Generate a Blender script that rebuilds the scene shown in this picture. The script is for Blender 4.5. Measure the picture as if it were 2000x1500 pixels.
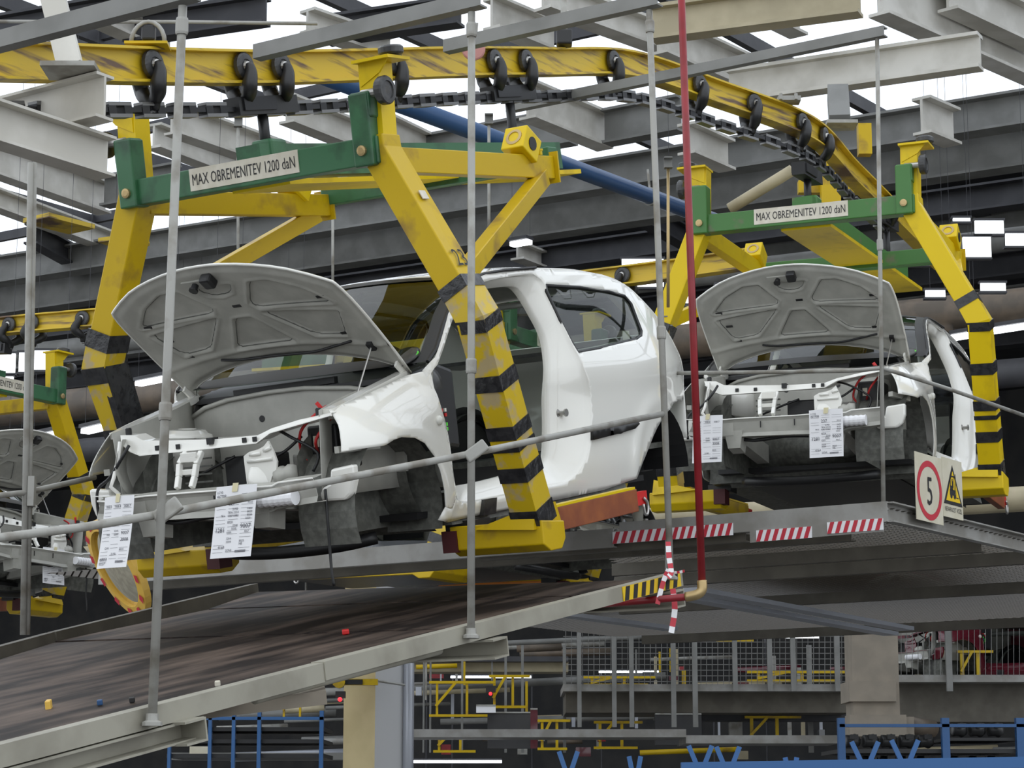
import bpy, bmesh, math, random
import numpy as np
from mathutils import Vector, Matrix
from mathutils.geometry import delaunay_2d_cdt
random.seed(7)
for o in list(bpy.data.objects): bpy.data.objects.remove(o)
SC = bpy.context.scene
COL = SC.collection

# ---------------------------------------------------------------- camera, sky, exposure
FPX, PITCH, EYE = 4500.0, 0.18, 1.6          # focal length in pixels of the 2000x1500 frame
cd = bpy.data.cameras.new('camera'); cam = bpy.data.objects.new('camera', cd); COL.objects.link(cam)
cd.sensor_width = 36.0; cd.lens = FPX * 36.0 / 2000.0; cd.clip_end = 400
cam.location = (0, 0, EYE); cam.rotation_euler = (math.pi / 2 + PITCH, 0, 0)
SC.camera = cam
w = bpy.data.worlds.new('sky'); SC.world = w; w.use_nodes = True
bg = w.node_tree.nodes['Background']; bg.inputs[0].default_value = (0.90, 0.95, 1.0, 1); bg.inputs[1].default_value = 1.55
SC.view_settings.view_transform = 'Standard'; SC.view_settings.look = 'None'
SC.view_settings.exposure = 0.0; SC.view_settings.gamma = 1.0; SC.view_settings.use_curve_mapping = False

# ---------------------------------------------------------------- projection helpers (a pixel is a direction; distance comes from planes)
CAMV = np.array([0, 0, EYE]); CFW = np.array([0, math.cos(PITCH), math.sin(PITCH)]); CUP = np.array([0, -math.sin(PITCH), math.cos(PITCH)])
def pdir(px): return CFW + np.array([(px[0] - 1000) / FPX, 0, 0]) - (px[1] - 750) / FPX * CUP
def atd(px, Y):                      # point on the pixel's ray at forward distance Y
    d = pdir(px); return CAMV + d * (Y / d[1])
def atz(px, z):                      # point on the pixel's ray at height z
    d = pdir(px); return CAMV + d * ((z - EYE) / d[2])
def onplane(px, p0, n):
    d = pdir(px); p0 = np.array(p0, float); n = np.array(n, float)
    return CAMV + d * (((p0 - CAMV) @ n) / (d @ n))
class Pose:                          # a car frame: x forward, y to the car's left, z up
    def __init__(s, x, y, z, yaw, sl):
        h = np.array([math.sin(yaw), math.cos(yaw), 0]); u = np.array([0, 0, 1.0])
        rear = math.cos(sl) * h + math.sin(sl) * u; up = -math.sin(sl) * h + math.cos(sl) * u
        s.A = np.stack([-rear, np.cross(rear, up), up], 1); s.o = np.array([x, y, z + EYE])
    def w(s, p): return s.o + s.A @ np.array(p, float)
    def l(s, p): return s.A.T @ (np.array(p, float) - s.o)
    def on(s, px, ax, v):
        o = s.A.T @ (CAMV - s.o); d = s.A.T @ pdir(px); return o + d * ((v - o[ax]) / d[ax])
    def onS(s, px, S, y0=0.78):
        p = s.on(px, 1, y0)
        for _ in range(12): p = s.on(px, 1, S(p[0], p[2]))
        return p
    def mat(s):
        M = Matrix.Identity(4)
        for i in range(3):
            for j in range(3): M[i][j] = s.A[i, j]
            M[i][3] = s.o[i]
        return M
P1 = Pose(-1.09, 10.6309, 1.0036, .5581, .1993)
P2 = Pose(1.88, 14.724, 1.93, .392, 0.0)
GA = 0.97                                            # building grid: A runs left and away, B right and away
DA = np.array([-math.sin(GA), math.cos(GA), 0]); DB = np.array([math.cos(GA), math.sin(GA), 0]); UP = np.array([0, 0, 1.0])

# ---------------------------------------------------------------- materials
def mat(name, col, rough=.5, metal=0., col2=None, scale=6., bump=0., stretch=(1, 1, 1), lo=.42, hi=.62, coat=0., spec=.5, detail=6., emit=None, alpha=None, trans=0.):
    m = bpy.data.materials.new(name); m.use_nodes = True; nt = m.node_tree; b = nt.nodes['Principled BSDF']
    b.inputs['Base Color'].default_value = (*col, 1); b.inputs['Roughness'].default_value = rough; b.inputs['Metallic'].default_value = metal
    b.inputs['Specular IOR Level'].default_value = spec; b.inputs['Coat Weight'].default_value = coat; b.inputs['Coat Roughness'].default_value = .04
    if trans: b.inputs['Transmission Weight'].default_value = trans
    if alpha is not None: b.inputs['Alpha'].default_value = alpha
    if emit: b.inputs['Emission Color'].default_value = (*emit[0], 1); b.inputs['Emission Strength'].default_value = emit[1]
    if col2 is not None or bump:
        tc = nt.nodes.new('ShaderNodeTexCoord'); mp = nt.nodes.new('ShaderNodeMapping'); nz = nt.nodes.new('ShaderNodeTexNoise')
        mp.inputs['Scale'].default_value = stretch; nz.inputs['Scale'].default_value = scale; nz.inputs['Detail'].default_value = detail
        nt.links.new(tc.outputs['Object'], mp.inputs[0]); nt.links.new(mp.outputs[0], nz.inputs['Vector'])
        if col2 is not None:
            r = nt.nodes.new('ShaderNodeValToRGB'); r.color_ramp.elements[0].position = lo; r.color_ramp.elements[1].position = hi
            r.color_ramp.elements[0].color = (*col2, 1); r.color_ramp.elements[1].color = (*col, 1)
            nt.links.new(nz.outputs['Fac'], r.inputs[0]); nt.links.new(r.outputs[0], b.inputs['Base Color'])
        if bump:
            bp = nt.nodes.new('ShaderNodeBump'); bp.inputs['Strength'].default_value = bump; bp.inputs['Distance'].default_value = .01
            nt.links.new(nz.outputs['Fac'], bp.inputs['Height']); nt.links.new(bp.outputs[0], b.inputs['Normal'])
    return m
def glass(name, tint, gloss=.6, rough=.02):
    m = bpy.data.materials.new(name); m.use_nodes = True; nt = m.node_tree; nt.nodes.clear()
    o = nt.nodes.new('ShaderNodeOutputMaterial'); t = nt.nodes.new('ShaderNodeBsdfTransparent'); g = nt.nodes.new('ShaderNodeBsdfGlossy'); x = nt.nodes.new('ShaderNodeMixShader')
    f = nt.nodes.new('ShaderNodeLayerWeight'); f.inputs[0].default_value = .5; pw = nt.nodes.new('ShaderNodeMath'); pw.operation = 'POWER'; pw.inputs[1].default_value = 4.0
    ml = nt.nodes.new('ShaderNodeMath'); ml.operation = 'MULTIPLY_ADD'; ml.inputs[1].default_value = gloss; ml.inputs[2].default_value = .05 * min(1, gloss * 2)
    t.inputs[0].default_value = (*tint, 1); g.inputs['Roughness'].default_value = rough
    nt.links.new(f.outputs['Facing'], pw.inputs[0]); nt.links.new(pw.outputs[0], ml.inputs[0]); nt.links.new(ml.outputs[0], x.inputs[0])
    nt.links.new(t.outputs[0], x.inputs[1]); nt.links.new(g.outputs[0], x.inputs[2]); nt.links.new(x.outputs[0], o.inputs[0])
    return m
M = {}
M['paint'] = mat('white_body_paint', (.80, .79, .74), .25, coat=1.0)
M['primer'] = mat('grey_primer', (.43, .425, .385), .42, col2=(.37, .365, .33), scale=9)
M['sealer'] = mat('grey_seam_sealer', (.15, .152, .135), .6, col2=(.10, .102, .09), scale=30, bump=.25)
M['black'] = mat('black_plastic', (.012, .012, .013), .45)
M['rubber'] = mat('black_rubber', (.02, .02, .022), .35, col2=(.05, .05, .05), scale=20)
M['tape'] = mat('black_tape', (.016, .016, .018), .22, col2=(.03, .03, .032), scale=25, bump=.5)
M['yellow'] = mat('yellow_paint', (.55, .37, .004), .38, col2=(.30, .19, .03), scale=5, lo=.30, hi=.46, bump=.08, spec=.3)
M['yellow_clean'] = mat('yellow_paint_clean', (.72, .51, .005), .36, col2=(.50, .34, .01), scale=4, lo=.30, hi=.46, spec=.3)
M['yellow_track'] = mat('yellow_track_paint', (.62, .43, .02), .42, col2=(.13, .075, .045), scale=3.2, stretch=(.8, .8, 9), lo=.33, hi=.50)
M['yellow_wear'] = mat('worn_yellow_tape', (.56, .39, .01), .35, col2=(.42, .33, .17), scale=14, lo=.38, hi=.5, bump=.15)
M['green'] = mat('green_paint', (.035, .135, .058), .42, col2=(.018, .065, .03), scale=6, lo=.36, hi=.54)
M['green2'] = mat('bright_green_paint', (.05, .17, .035), .42, col2=(.12, .13, .07), scale=7, lo=.28, hi=.38)
M['orange'] = mat('orange_rust_paint', (.30, .085, .022), .5, col2=(.22, .055, .018), scale=7)
M['orange2'] = mat('orange_paint', (.70, .22, .02), .45)
M['red'] = mat('red_paint', (.27, .012, .02), .35, col2=(.20, .008, .012), scale=8)
M['red_bright'] = mat('red_latch_paint', (.55, .015, .015), .4)
M['red_pad'] = mat('dark_red_pad', (.07, .008, .010), .6)
M['steel'] = mat('grey_pole_paint', (.33, .325, .30), .42, col2=(.20, .185, .155), scale=7, lo=.36, hi=.52)
M['steel_hi'] = mat('worn_steel', (.45, .44, .42), .3, metal=.8)
M['chain'] = mat('greased_chain_steel', (.03, .03, .032), .35, metal=.6)
M['chain_hi'] = mat('polished_chain_edge', (.20, .20, .20), .38, metal=.8)
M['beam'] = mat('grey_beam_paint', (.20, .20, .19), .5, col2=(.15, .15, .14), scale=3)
M['beam_lit'] = mat('lit_pale_beam_paint', (.62, .60, .55), .5, col2=(.50, .48, .43), scale=3)  # beam steel with the sky glow on it put into a paler colour
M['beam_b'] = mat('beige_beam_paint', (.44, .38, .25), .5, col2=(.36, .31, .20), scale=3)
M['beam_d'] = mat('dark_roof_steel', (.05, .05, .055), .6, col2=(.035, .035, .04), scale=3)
M['deck'] = mat('dark_roof_sheet', (.05, .05, .055), .7, col2=(.035, .035, .04), scale=2)
M['ramp'] = mat('worn_brown_ramp_plywood', (.17, .125, .10), .6, col2=(.016, .0115, .010), scale=2.6, stretch=(.5, 2.2, 1), lo=.42, hi=.80, bump=.2, detail=12, spec=.12)
M['kerb'] = mat('pale_grey_kerb_paint', (.32, .305, .25), .5, col2=(.25, .235, .19), scale=5, lo=.35, hi=.55)
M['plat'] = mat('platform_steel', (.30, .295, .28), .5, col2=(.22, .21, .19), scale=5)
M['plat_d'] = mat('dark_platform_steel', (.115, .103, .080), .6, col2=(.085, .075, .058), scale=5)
M['mesh'] = mat('expanded_metal', (.052, .042, .030), .6)
M['blue'] = mat('blue_pipe_paint', (.022, .075, .19), .42)
M['blue_rack'] = mat('blue_rack_paint', (.022, .10, .27), .4)
M['paper'] = mat('white_paper', (.80, .80, .82), .7)
M['ink'] = mat('grey_print_ink', (.10, .10, .12), .8)
M['signwhite'] = mat('white_sign_plate', (.62, .58, .47), .5, col2=(.56, .52, .40), scale=8)
M['signblack'] = mat('black_sign_ink', (.012, .012, .014), .6)
M['signyellow'] = mat('yellow_sign_ink', (.75, .50, .01), .5)
M['signred'] = mat('red_sign_ink', (.50, .03, .05), .5)
M['label'] = mat('off_white_label', (.66, .62, .53), .55, col2=(.58, .54, .44), scale=12)
M['beige'] = mat('beige_column_paint', (.55, .45, .24), .6, col2=(.48, .39, .20), scale=3)
M['white_col'] = mat('white_column_paint', (.58, .58, .58), .6)
M['concrete'] = mat('warm_concrete', (.28, .24, .19), .7, col2=(.23, .20, .16), scale=4)
M['glass'] = glass('car_glass', (.60, .66, .62))
M['wind'] = glass('windscreen_glass', (.42, .47, .42))
M['pane'] = glass('roof_glazing', (.97, .98, 1.0), .05)
M['tube'] = mat('fluorescent_tube', (1, 1, 1), .5, emit=((.92, .96, 1.0), 4.0))
M['led_red'] = mat('red_signal_lamp', (.8, .02, .02), .4, emit=((1, .02, .03), 3.0))
M['wall'] = mat('dark_hall_wall', (.06, .058, .056), .8, col2=(.04, .04, .042), scale=1.5)
M['floor'] = mat('factory_floor', (.16, .155, .15), .6, col2=(.12, .115, .11), scale=1.2)
M['amber'] = mat('amber_mirror_rim', (.72, .45, .08), .4)
M['mirror'] = mat('convex_mirror', (.8, .75, .6), .06, metal=1.)
M['duct'] = mat('rusty_duct', (.16, .12, .085), .5, col2=(.10, .08, .06), scale=4)
M['maroon'] = mat('maroon_car_paint', (.10, .010, .018), .25, coat=1.)
M['darkcar'] = mat('dark_grey_car_paint', (.05, .052, .056), .3, coat=1.)
M['wire_r'] = mat('red_wire', (.5, .02, .02), .5)
M['clear'] = mat('clear_lamp_lens', (.75, .75, .70), .15)
M['greendot'] = mat('green_sticker', (.10, .62, .05), .5)
M['brass'] = mat('brass_fitting', (.45, .33, .16), .35, metal=.7)
M['creamtape'] = mat('cream_masking_tape', (.68, .62, .40), .6)
M['pinkish'] = mat('faded_red_disc_paint', (.45, .20, .18), .5)
M['window_lit'] = mat('daylit_window', (1, 1, 1), .5, emit=((.93, .97, 1.0), 2.2))
M['silver'] = mat('silver_insulation', (.45, .47, .52), .35, metal=.3)

# ---------------------------------------------------------------- mesh builder
def npv(a): return np.array(a, float)
def unit(v): v = npv(v); return v / (np.linalg.norm(v) + 1e-12)
class MB:
    def __init__(s): s.v = []; s.f = []
    def add(s, vs, fs):
        n = len(s.v); s.v.extend([tuple(map(float, p)) for p in vs]); s.f.extend([tuple(i + n for i in q) for q in fs]); return s
    def hexa(s, p):                                   # 8 corners: bottom ring 0-3, top ring 4-7
        return s.add(p, [(3, 2, 1, 0), (4, 5, 6, 7), (0, 1, 5, 4), (1, 2, 6, 5), (2, 3, 7, 6), (3, 0, 4, 7)])
    def box(s, c, d, ax=None):
        c = npv(c); ax = np.eye(3) if ax is None else ax; h = npv(d) / 2
        return s.hexa([c + ax @ (h * npv(k)) for k in [(-1, -1, -1), (1, -1, -1), (1, 1, -1), (-1, 1, -1), (-1, -1, 1), (1, -1, 1), (1, 1, 1), (-1, 1, 1)]])
    def frame(s, p, q, up=(0, 0, 1)):
        p, q = npv(p), npv(q); t = unit(q - p); u = npv(up)
        if abs(t @ unit(u)) > .98: u = npv((1, 0, 0))
        sd = unit(np.cross(t, u)); u = np.cross(sd, t); return t, sd, u
    def bar(s, p, q, wd, ht, up=(0, 0, 1), off=(0, 0)):    # rectangular bar, wd across, ht along up
        t, sd, u = s.frame(p, q, up); o = sd * off[0] + u * off[1]; r = []
        for e in (npv(p), npv(q)):
            r += [e + o + sd * a * wd / 2 + u * b * ht / 2 for a, b in [(-1, -1), (1, -1), (1, 1), (-1, 1)]]
        return s.hexa(r)
    def prof(s, p, q, pts, up=(0, 0, 1)):             # closed profile (side, up) swept p->q
        t, sd, u = s.frame(p, q, up); n = len(pts); a = [npv(p) + sd * x + u * y for x, y in pts]; b = [npv(q) + sd * x + u * y for x, y in pts]
        return s.add(a + b, [(i, (i + 1) % n, n + (i + 1) % n, n + i) for i in range(n)] + [tuple(range(n))[::-1], tuple(range(n, 2 * n))])
    def ibeam(s, p, q, wd, ht, t=.012, up=(0, 0, 1)):
        w, h = wd / 2, ht / 2
        return s.prof(p, q, [(-w, -h), (w, -h), (w, -h + t), (t / 2, -h + t), (t / 2, h - t), (w, h - t), (w, h), (-w, h), (-w, h - t), (-t / 2, h - t), (-t / 2, -h + t), (-w, -h + t)], up)
    def chan(s, p, q, wd, ht, t=.008, up=(0, 0, 1), flip=1):     # C channel, open to the side
        w, h = wd / 2 * flip, ht / 2; tf = t * flip
        return s.prof(p, q, [(-w, -h), (w, -h), (w, -h + t), (-w + tf, -h + t), (-w + tf, h - t), (w, h - t), (w, h), (-w, h)], up)
    def tube(s, pts, r, n=8, cap=True):
        pts = [npv(p) for p in pts]; k = len(pts); rs = r if hasattr(r, '__len__') else [r] * k; rings = []
        t0 = unit(pts[1] - pts[0]); u = npv((0, 0, 1)) if abs(t0[2]) < .9 else npv((1, 0, 0)); sd = unit(np.cross(t0, u))
        for i, p in enumerate(pts):
            t = unit((pts[min(i + 1, k - 1)] - pts[max(i - 1, 0)])); sd = unit(sd - t * (sd @ t)); u = np.cross(sd, t)
            rings += [p + rs[i] * (sd * math.cos(a) + u * math.sin(a)) for a in [2 * math.pi * j / n for j in range(n)]]
        fs = [(i * n + j, i * n + (j + 1) % n, (i + 1) * n + (j + 1) % n, (i + 1) * n + j) for i in range(k - 1) for j in range(n)]
        if cap: fs += [tuple(range(n))[::-1], tuple(range((k - 1) * n, k * n))]
        return s.add(rings, fs)
    def lathe(s, c, axis, prof, n=20):                # prof: (radius, along)
        ax = unit(axis); u = unit(np.cross(ax, (0, 0, 1) if abs(ax[2]) < .9 else (1, 0, 0))); v = np.cross(ax, u); rings = []
        for r, h in prof: rings += [npv(c) + ax * h + r * (u * math.cos(2 * math.pi * j / n) + v * math.sin(2 * math.pi * j / n)) for j in range(n)]
        k = len(prof); fs = [(i * n + j, i * n + (j + 1) % n, (i + 1) * n + (j + 1) % n, (i + 1) * n + j) for i in range(k - 1) for j in range(n)]
        fs += [tuple(range(n))[::-1], tuple(range((k - 1) * n, k * n))]
        return s.add(rings, fs)
    def slab(s, poly, th):                            # planar polygon thickened by vector th
        n = len(poly); a = [npv(p) for p in poly]; b = [p + npv(th) for p in a]
        return s.add(a + b, [tuple(range(n))[::-1], tuple(range(n, 2 * n))] + [(i, (i + 1) % n, n + (i + 1) % n, n + i) for i in range(n)])
    def grid(s, nu, nv, fn):
        vs = [fn(i / (nu - 1), j / (nv - 1)) for j in range(nv) for i in range(nu)]
        return s.add(vs, [(j * nu + i, j * nu + i + 1, (j + 1) * nu + i + 1, (j + 1) * nu + i) for j in range(nv - 1) for i in range(nu - 1)])
    def mesh(s, name):
        me = bpy.data.meshes.new(name); me.from_pydata(s.v, [], s.f); me.update(); return me
    def build(s, name, m, parent=None, local=False, smooth=False, solid=0., bevel=0., label=None, cat=None, group=None, kind=None, fix=True, off=0):
        vs = npv(s.v)
        if parent is not None:
            loc = Vector((0, 0, 0))
            if not local:
                Mi = parent.get('_w'); A = npv(Mi).reshape(4, 4) if Mi is not None else np.eye(4)
                vs = (vs - A[:3, 3]) @ A[:3, :3]
        else:
            lo, hi = vs.min(0), vs.max(0); o = npv(((lo[0] + hi[0]) / 2, (lo[1] + hi[1]) / 2, lo[2])); vs = vs - o; loc = Vector(o)
        me = bpy.data.meshes.new(name); me.from_pydata([tuple(p) for p in vs], [], s.f); me.update()
        if fix:
            bm = bmesh.new(); bm.from_mesh(me); bmesh.ops.recalc_face_normals(bm, faces=bm.faces); bm.to_mesh(me); bm.free()
        me.materials.append(M[m] if isinstance(m, str) else m)
        ob = bpy.data.objects.new(name, me); COL.objects.link(ob); ob.location = loc
        if parent is not None:
            ob.parent = parent; ob.location = (0, 0, 0)
            if '_w' in parent: ob['_w'] = list(parent['_w'])
        if smooth: me.polygons.foreach_set('use_smooth', [True] * len(me.polygons))
        if solid: md = ob.modifiers.new('solid', 'SOLIDIFY'); md.thickness = solid; md.offset = off
        if bevel: md = ob.modifiers.new('bevel', 'BEVEL'); md.width = bevel; md.segments = 2; md.limit_method = 'ANGLE'
        tag(ob, label, cat, group, kind); return ob
def tag(o, label=None, cat=None, group=None, kind=None):
    if label: o['label'] = label
    if cat: o['category'] = cat
    if group: o['group'] = group
    if kind: o['kind'] = kind
    return o
def thing(name, label, cat, loc=(0, 0, 0), mw=None, group=None, kind=None):
    o = bpy.data.objects.new(name, None); COL.objects.link(o); o.empty_display_size = .1
    Mw = mw if mw is not None else Matrix.Translation(Vector(loc)); o.matrix_world = Mw
    o['_w'] = [x for r in Mw for x in r]
    return tag(o, label, cat, group, kind)
def copy_tree(o, mw=None, parent=None, label=None, group=None):
    c = o.copy(); COL.objects.link(c)
    if parent is not None: c.parent = parent
    if mw is not None: c.matrix_world = mw; c['_w'] = [x for r in mw for x in r]
    if label: c['label'] = label
    if group: c['group'] = group
    for ch in [k for k in list(o.children)]: copy_tree(ch, None, c)
    return c
def text_mesh(txt, size=1.0, sx=1.0):                 # flat letters as (verts, faces), origin at left baseline
    cu = bpy.data.curves.new('t', 'FONT'); cu.body = txt; cu.size = size; cu.resolution_u = 2
    ob = bpy.data.objects.new('t', cu); COL.objects.link(ob); dg = bpy.context.evaluated_depsgraph_get(); dg.update()
    me = bpy.data.meshes.new_from_object(ob.evaluated_get(dg)); vs = [(v.co.x * sx, v.co.y) for v in me.vertices]; fs = [tuple(p.vertices) for p in me.polygons]
    bpy.data.objects.remove(ob); bpy.data.curves.remove(cu); bpy.data.meshes.remove(me); return vs, fs
def text_on(mb, txt, o, ex, ey, size, sx=1., width=None, center=False, n=None, lift=.0015):
    vs, fs = text_mesh(txt, size, sx)
    if not vs: return mb
    a = npv(vs); lo, hi = a[:, 0].min(), a[:, 0].max(); k = 1.
    if width: k = width / (hi - lo)
    ex, ey = unit(ex), unit(ey); nn = np.cross(ex, ey) * lift; sh = (lo + hi) / 2 if center else lo
    return mb.add([npv(o) + ex * (x - sh) * k + ey * y + nn for x, y in vs], fs)
def cdt(outline, holes, step, inside=True):           # triangulate outline minus holes with interior points; 2D
    def resample(poly):
        out = []
        for i, p in enumerate(poly):
            q = poly[(i + 1) % len(poly)]; L = math.dist(p, q); k = max(1, int(L / step))
            out += [(p[0] + (q[0] - p[0]) * j / k, p[1] + (q[1] - p[1]) * j / k) for j in range(k)]
        return out
    rings = [resample(outline)] + [resample(h) for h in holes]
    def inpoly(x, y, poly):
        c = False; n = len(poly); j = n - 1
        for i in range(n):
            xi, yi = poly[i]; xj, yj = poly[j]
            if (yi > y) != (yj > y) and x < (xj - xi) * (y - yi) / (yj - yi) + xi: c = not c
            j = i
        return c
    vs = []; edges = []
    for r in rings:
        n0 = len(vs); vs += r; edges += [(n0 + i, n0 + (i + 1) % len(r)) for i in range(len(r))]
    bd = npv(vs); lo, hi = bd[:len(rings[0])].min(0), bd[:len(rings[0])].max(0)
    y = lo[1]
    row = 0
    while y < hi[1]:
        x = lo[0] + (row % 2) * step / 2
        while x < hi[0]:
            if inpoly(x, y, outline) and not any(inpoly(x, y, h) for h in holes) and np.min(np.abs(bd - (x, y)).sum(1)) > step * .6: vs.append((x, y))
            x += step
        y += step * .87; row += 1
    r = delaunay_2d_cdt([Vector(p) for p in vs], edges, [], 0, 1e-6)
    V = [(p.x, p.y) for p in r[0]]; F = []
    for t in r[2]:
        cx = sum(V[i][0] for i in t) / len(t); cy = sum(V[i][1] for i in t) / len(t)
        if inpoly(cx, cy, outline) and not any(inpoly(cx, cy, h) for h in holes): F.append(tuple(t))
    return V, F, rings
def smooth_poly(pts, n=3, closed=True):               # Catmull-Rom
    out = []; k = len(pts); P = [npv(p) for p in pts]
    rng = range(k) if closed else range(k - 1)
    for i in rng:
        g = lambda j: P[j % k] if closed else P[min(max(j, 0), k - 1)]
        p0, p1, p2, p3 = g(i - 1), g(i), g(i + 1), g(i + 2)
        for s in range(n):
            t = s / n; out.append(.5 * ((2 * p1) + (-p0 + p2) * t + (2 * p0 - 5 * p1 + 4 * p2 - p3) * t * t + (-p0 + 3 * p1 - 3 * p2 + p3) * t ** 3))
    if not closed: out.append(P[-1])
    return out
def proj(p):
    d = npv(p) - CAMV; f = d @ CFW; return (1000 + FPX * d[0] / f, 750 - FPX * (d @ CUP) / f)
def sweep_rect(mb, path, hn, hx, xdir=(1, 0, 0)):     # rectangular bar bent in the plane across xdir, mitred
    P = [npv(p) for p in path]; X = unit(xdir); rows = []
    for i, p in enumerate(P):
        a = unit(P[i] - P[max(i - 1, 0)]) if i else unit(P[1] - P[0]); b = unit(P[min(i + 1, len(P) - 1)] - p) if i < len(P) - 1 else a
        t = unit(a + b); x = unit(X - t * (X @ t)); n = np.cross(t, x); k = 1 / max(.5, t @ a)
        rows += [p + n * hn * k + x * hx, p + n * hn * k - x * hx, p - n * hn * k - x * hx, p - n * hn * k + x * hx]
    m = len(P); fs = [(i * 4 + j, i * 4 + (j + 1) % 4, i * 4 + 4 + (j + 1) % 4, i * 4 + 4 + j) for i in range(m - 1) for j in range(4)] + [(3, 2, 1, 0), tuple(range(m * 4 - 4, m * 4))]
    return mb.add(rows, fs)
def sweep_prof(mb, pts, prof):
    k = len(prof); rows = []
    for i, p in enumerate(pts):
        t = unit(pts[min(i + 1, len(pts) - 1)] - pts[max(i - 1, 0)]); sd = unit(np.cross(t, UP)); u = np.cross(sd, t); rows += [p + sd * a + u * b for a, b in prof]
    return mb.add(rows, [(i * k + j, i * k + (j + 1) % k, (i + 1) * k + (j + 1) % k, (i + 1) * k + j) for i in range(len(pts) - 1) for j in range(k)] + [tuple(range(k))[::-1], tuple(range((len(pts) - 1) * k, len(pts) * k))])
def iprof(w_, h_, t_=.012):
    w, h, t = w_ / 2, h_ / 2, t_
    return [(-w, -h), (w, -h), (w, -h + t), (t / 2, -h + t), (t / 2, h - t), (w, h - t), (w, h), (-w, h), (-w, h - t), (-t / 2, h - t), (-t / 2, -h + t), (-w, -h + t)]
def pbox(mb, x0, y0, x1, y1, Y, th=.1):               # upright box filling a pixel rectangle at distance Y
    a, b = atd((x0, y1), Y), atd((x1, y0), Y)
    return mb.hexa([(a[0], Y, a[2]), (b[0], Y, a[2]), (b[0], Y + th, a[2]), (a[0], Y + th, a[2]), (a[0], Y, b[2]), (b[0], Y, b[2]), (b[0], Y + th, b[2]), (a[0], Y + th, b[2])])
# ================================================================ the hall: floor, roof with glazing, walls
ZR = 10.1
def G(a, b, z): return DA * a + DB * b + npv((0, 0, z))
B1 = 27.0
fl = MB().hexa([G(-40, -20, -.1), G(70, -20, -.1), G(70, 60, -.1), G(-40, 60, -.1), G(-40, -20, 0), G(70, -20, 0), G(70, 60, 0), G(-40, 60, 0)]).build('floor', 'floor', kind='structure', label='grey factory hall floor')
wb = thing('wall_back', 'dark far wall of the hall with lit windows', 'wall', loc=G(20, 45, 0), kind='structure'); del wb['category']
MB().hexa([G(-12, 45, 0), G(60, 45, 0), G(60, 45.3, 0), G(-12, 45.3, 0), G(-12, 45, ZR), G(60, 45, ZR), G(60, 45.3, ZR), G(-12, 45.3, ZR)]).build('wall_face', 'wall', wb)
for nm, a in (('wall_left', 58), ('wall_right', -11)):  # side walls out of view, added to keep daylight off the background
    MB().hexa([G(a, B1 + 2, 0), G(a + .3, B1 + 2, 0), G(a + .3, 45, 0), G(a, 45, 0), G(a, B1 + 2, ZR), G(a + .3, B1 + 2, ZR), G(a + .3, 45, ZR), G(a, 45, ZR)]).build(nm, 'wall', kind='structure', label='unseen dark side wall of the hall, added to darken the background')
ceil = thing('ceiling', 'steel hall roof with glazed bays and painted beams', 'roof', loc=G(20, 25, ZR), kind='structure'); del ceil['category']
MB().hexa([G(-12, B1, ZR), G(60, B1, ZR), G(60, 45.3, ZR), G(-12, 45.3, ZR), G(-12, B1, ZR + .2), G(60, B1, ZR + .2), G(60, 45.3, ZR + .2), G(-12, 45.3, ZR + .2)]).build('roof_sheet', 'deck', ceil)
for i in range(16):
    for j in range(5):
        a0, b0 = -6 + 3 * i, 12.0 + 3 * j; MB().hexa([G(a0, b0, ZR + .1), G(a0 + 2.92, b0, ZR + .1), G(a0 + 2.92, b0 + 2.92, ZR + .1), G(a0, b0 + 2.92, ZR + .1), G(a0, b0, ZR + .11), G(a0 + 2.92, b0, ZR + .11), G(a0 + 2.92, b0 + 2.92, ZR + .11), G(a0, b0 + 2.92, ZR + .11)]).build('skylight_pane', 'pane', ceil)
for j in range(6): MB().bar(G(-6, 11.96 + 3 * j, ZR + .06), G(42, 11.96 + 3 * j, ZR + .06), .07, .14).build('glazing_bar', 'beam_d', ceil)
for i in range(17): MB().bar(G(-6.04 + 3 * i, 12.0, ZR + .02), G(-6.04 + 3 * i, B1, ZR + .02), .09, .16).build('glazing_bar', 'beam_d', ceil)
def rb(p, q, z, ht, wd, m, I=True, nm='roof_beam'):
    A_, B_ = atz(p, z), atz(q, z); mb = MB(); (mb.ibeam(A_, B_, wd, ht, .03) if I else mb.bar(A_, B_, wd, ht)); return mb.build(nm, m, ceil)
# beams running right and away (sky glow on their faces put into the paler paint), traced at beam height
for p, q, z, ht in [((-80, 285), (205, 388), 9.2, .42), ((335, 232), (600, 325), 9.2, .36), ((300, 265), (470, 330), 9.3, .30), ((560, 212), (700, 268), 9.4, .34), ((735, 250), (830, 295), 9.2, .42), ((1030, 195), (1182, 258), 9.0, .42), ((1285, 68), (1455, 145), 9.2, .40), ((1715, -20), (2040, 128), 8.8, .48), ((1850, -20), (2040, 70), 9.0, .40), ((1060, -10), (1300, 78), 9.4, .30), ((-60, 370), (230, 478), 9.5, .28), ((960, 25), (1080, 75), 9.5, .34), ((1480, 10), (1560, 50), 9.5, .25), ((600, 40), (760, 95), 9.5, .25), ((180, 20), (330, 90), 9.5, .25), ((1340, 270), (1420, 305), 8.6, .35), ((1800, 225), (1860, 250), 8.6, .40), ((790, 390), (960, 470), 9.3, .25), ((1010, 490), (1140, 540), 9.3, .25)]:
    rb(p, q, z, ht, .22, 'beam_lit')
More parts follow.
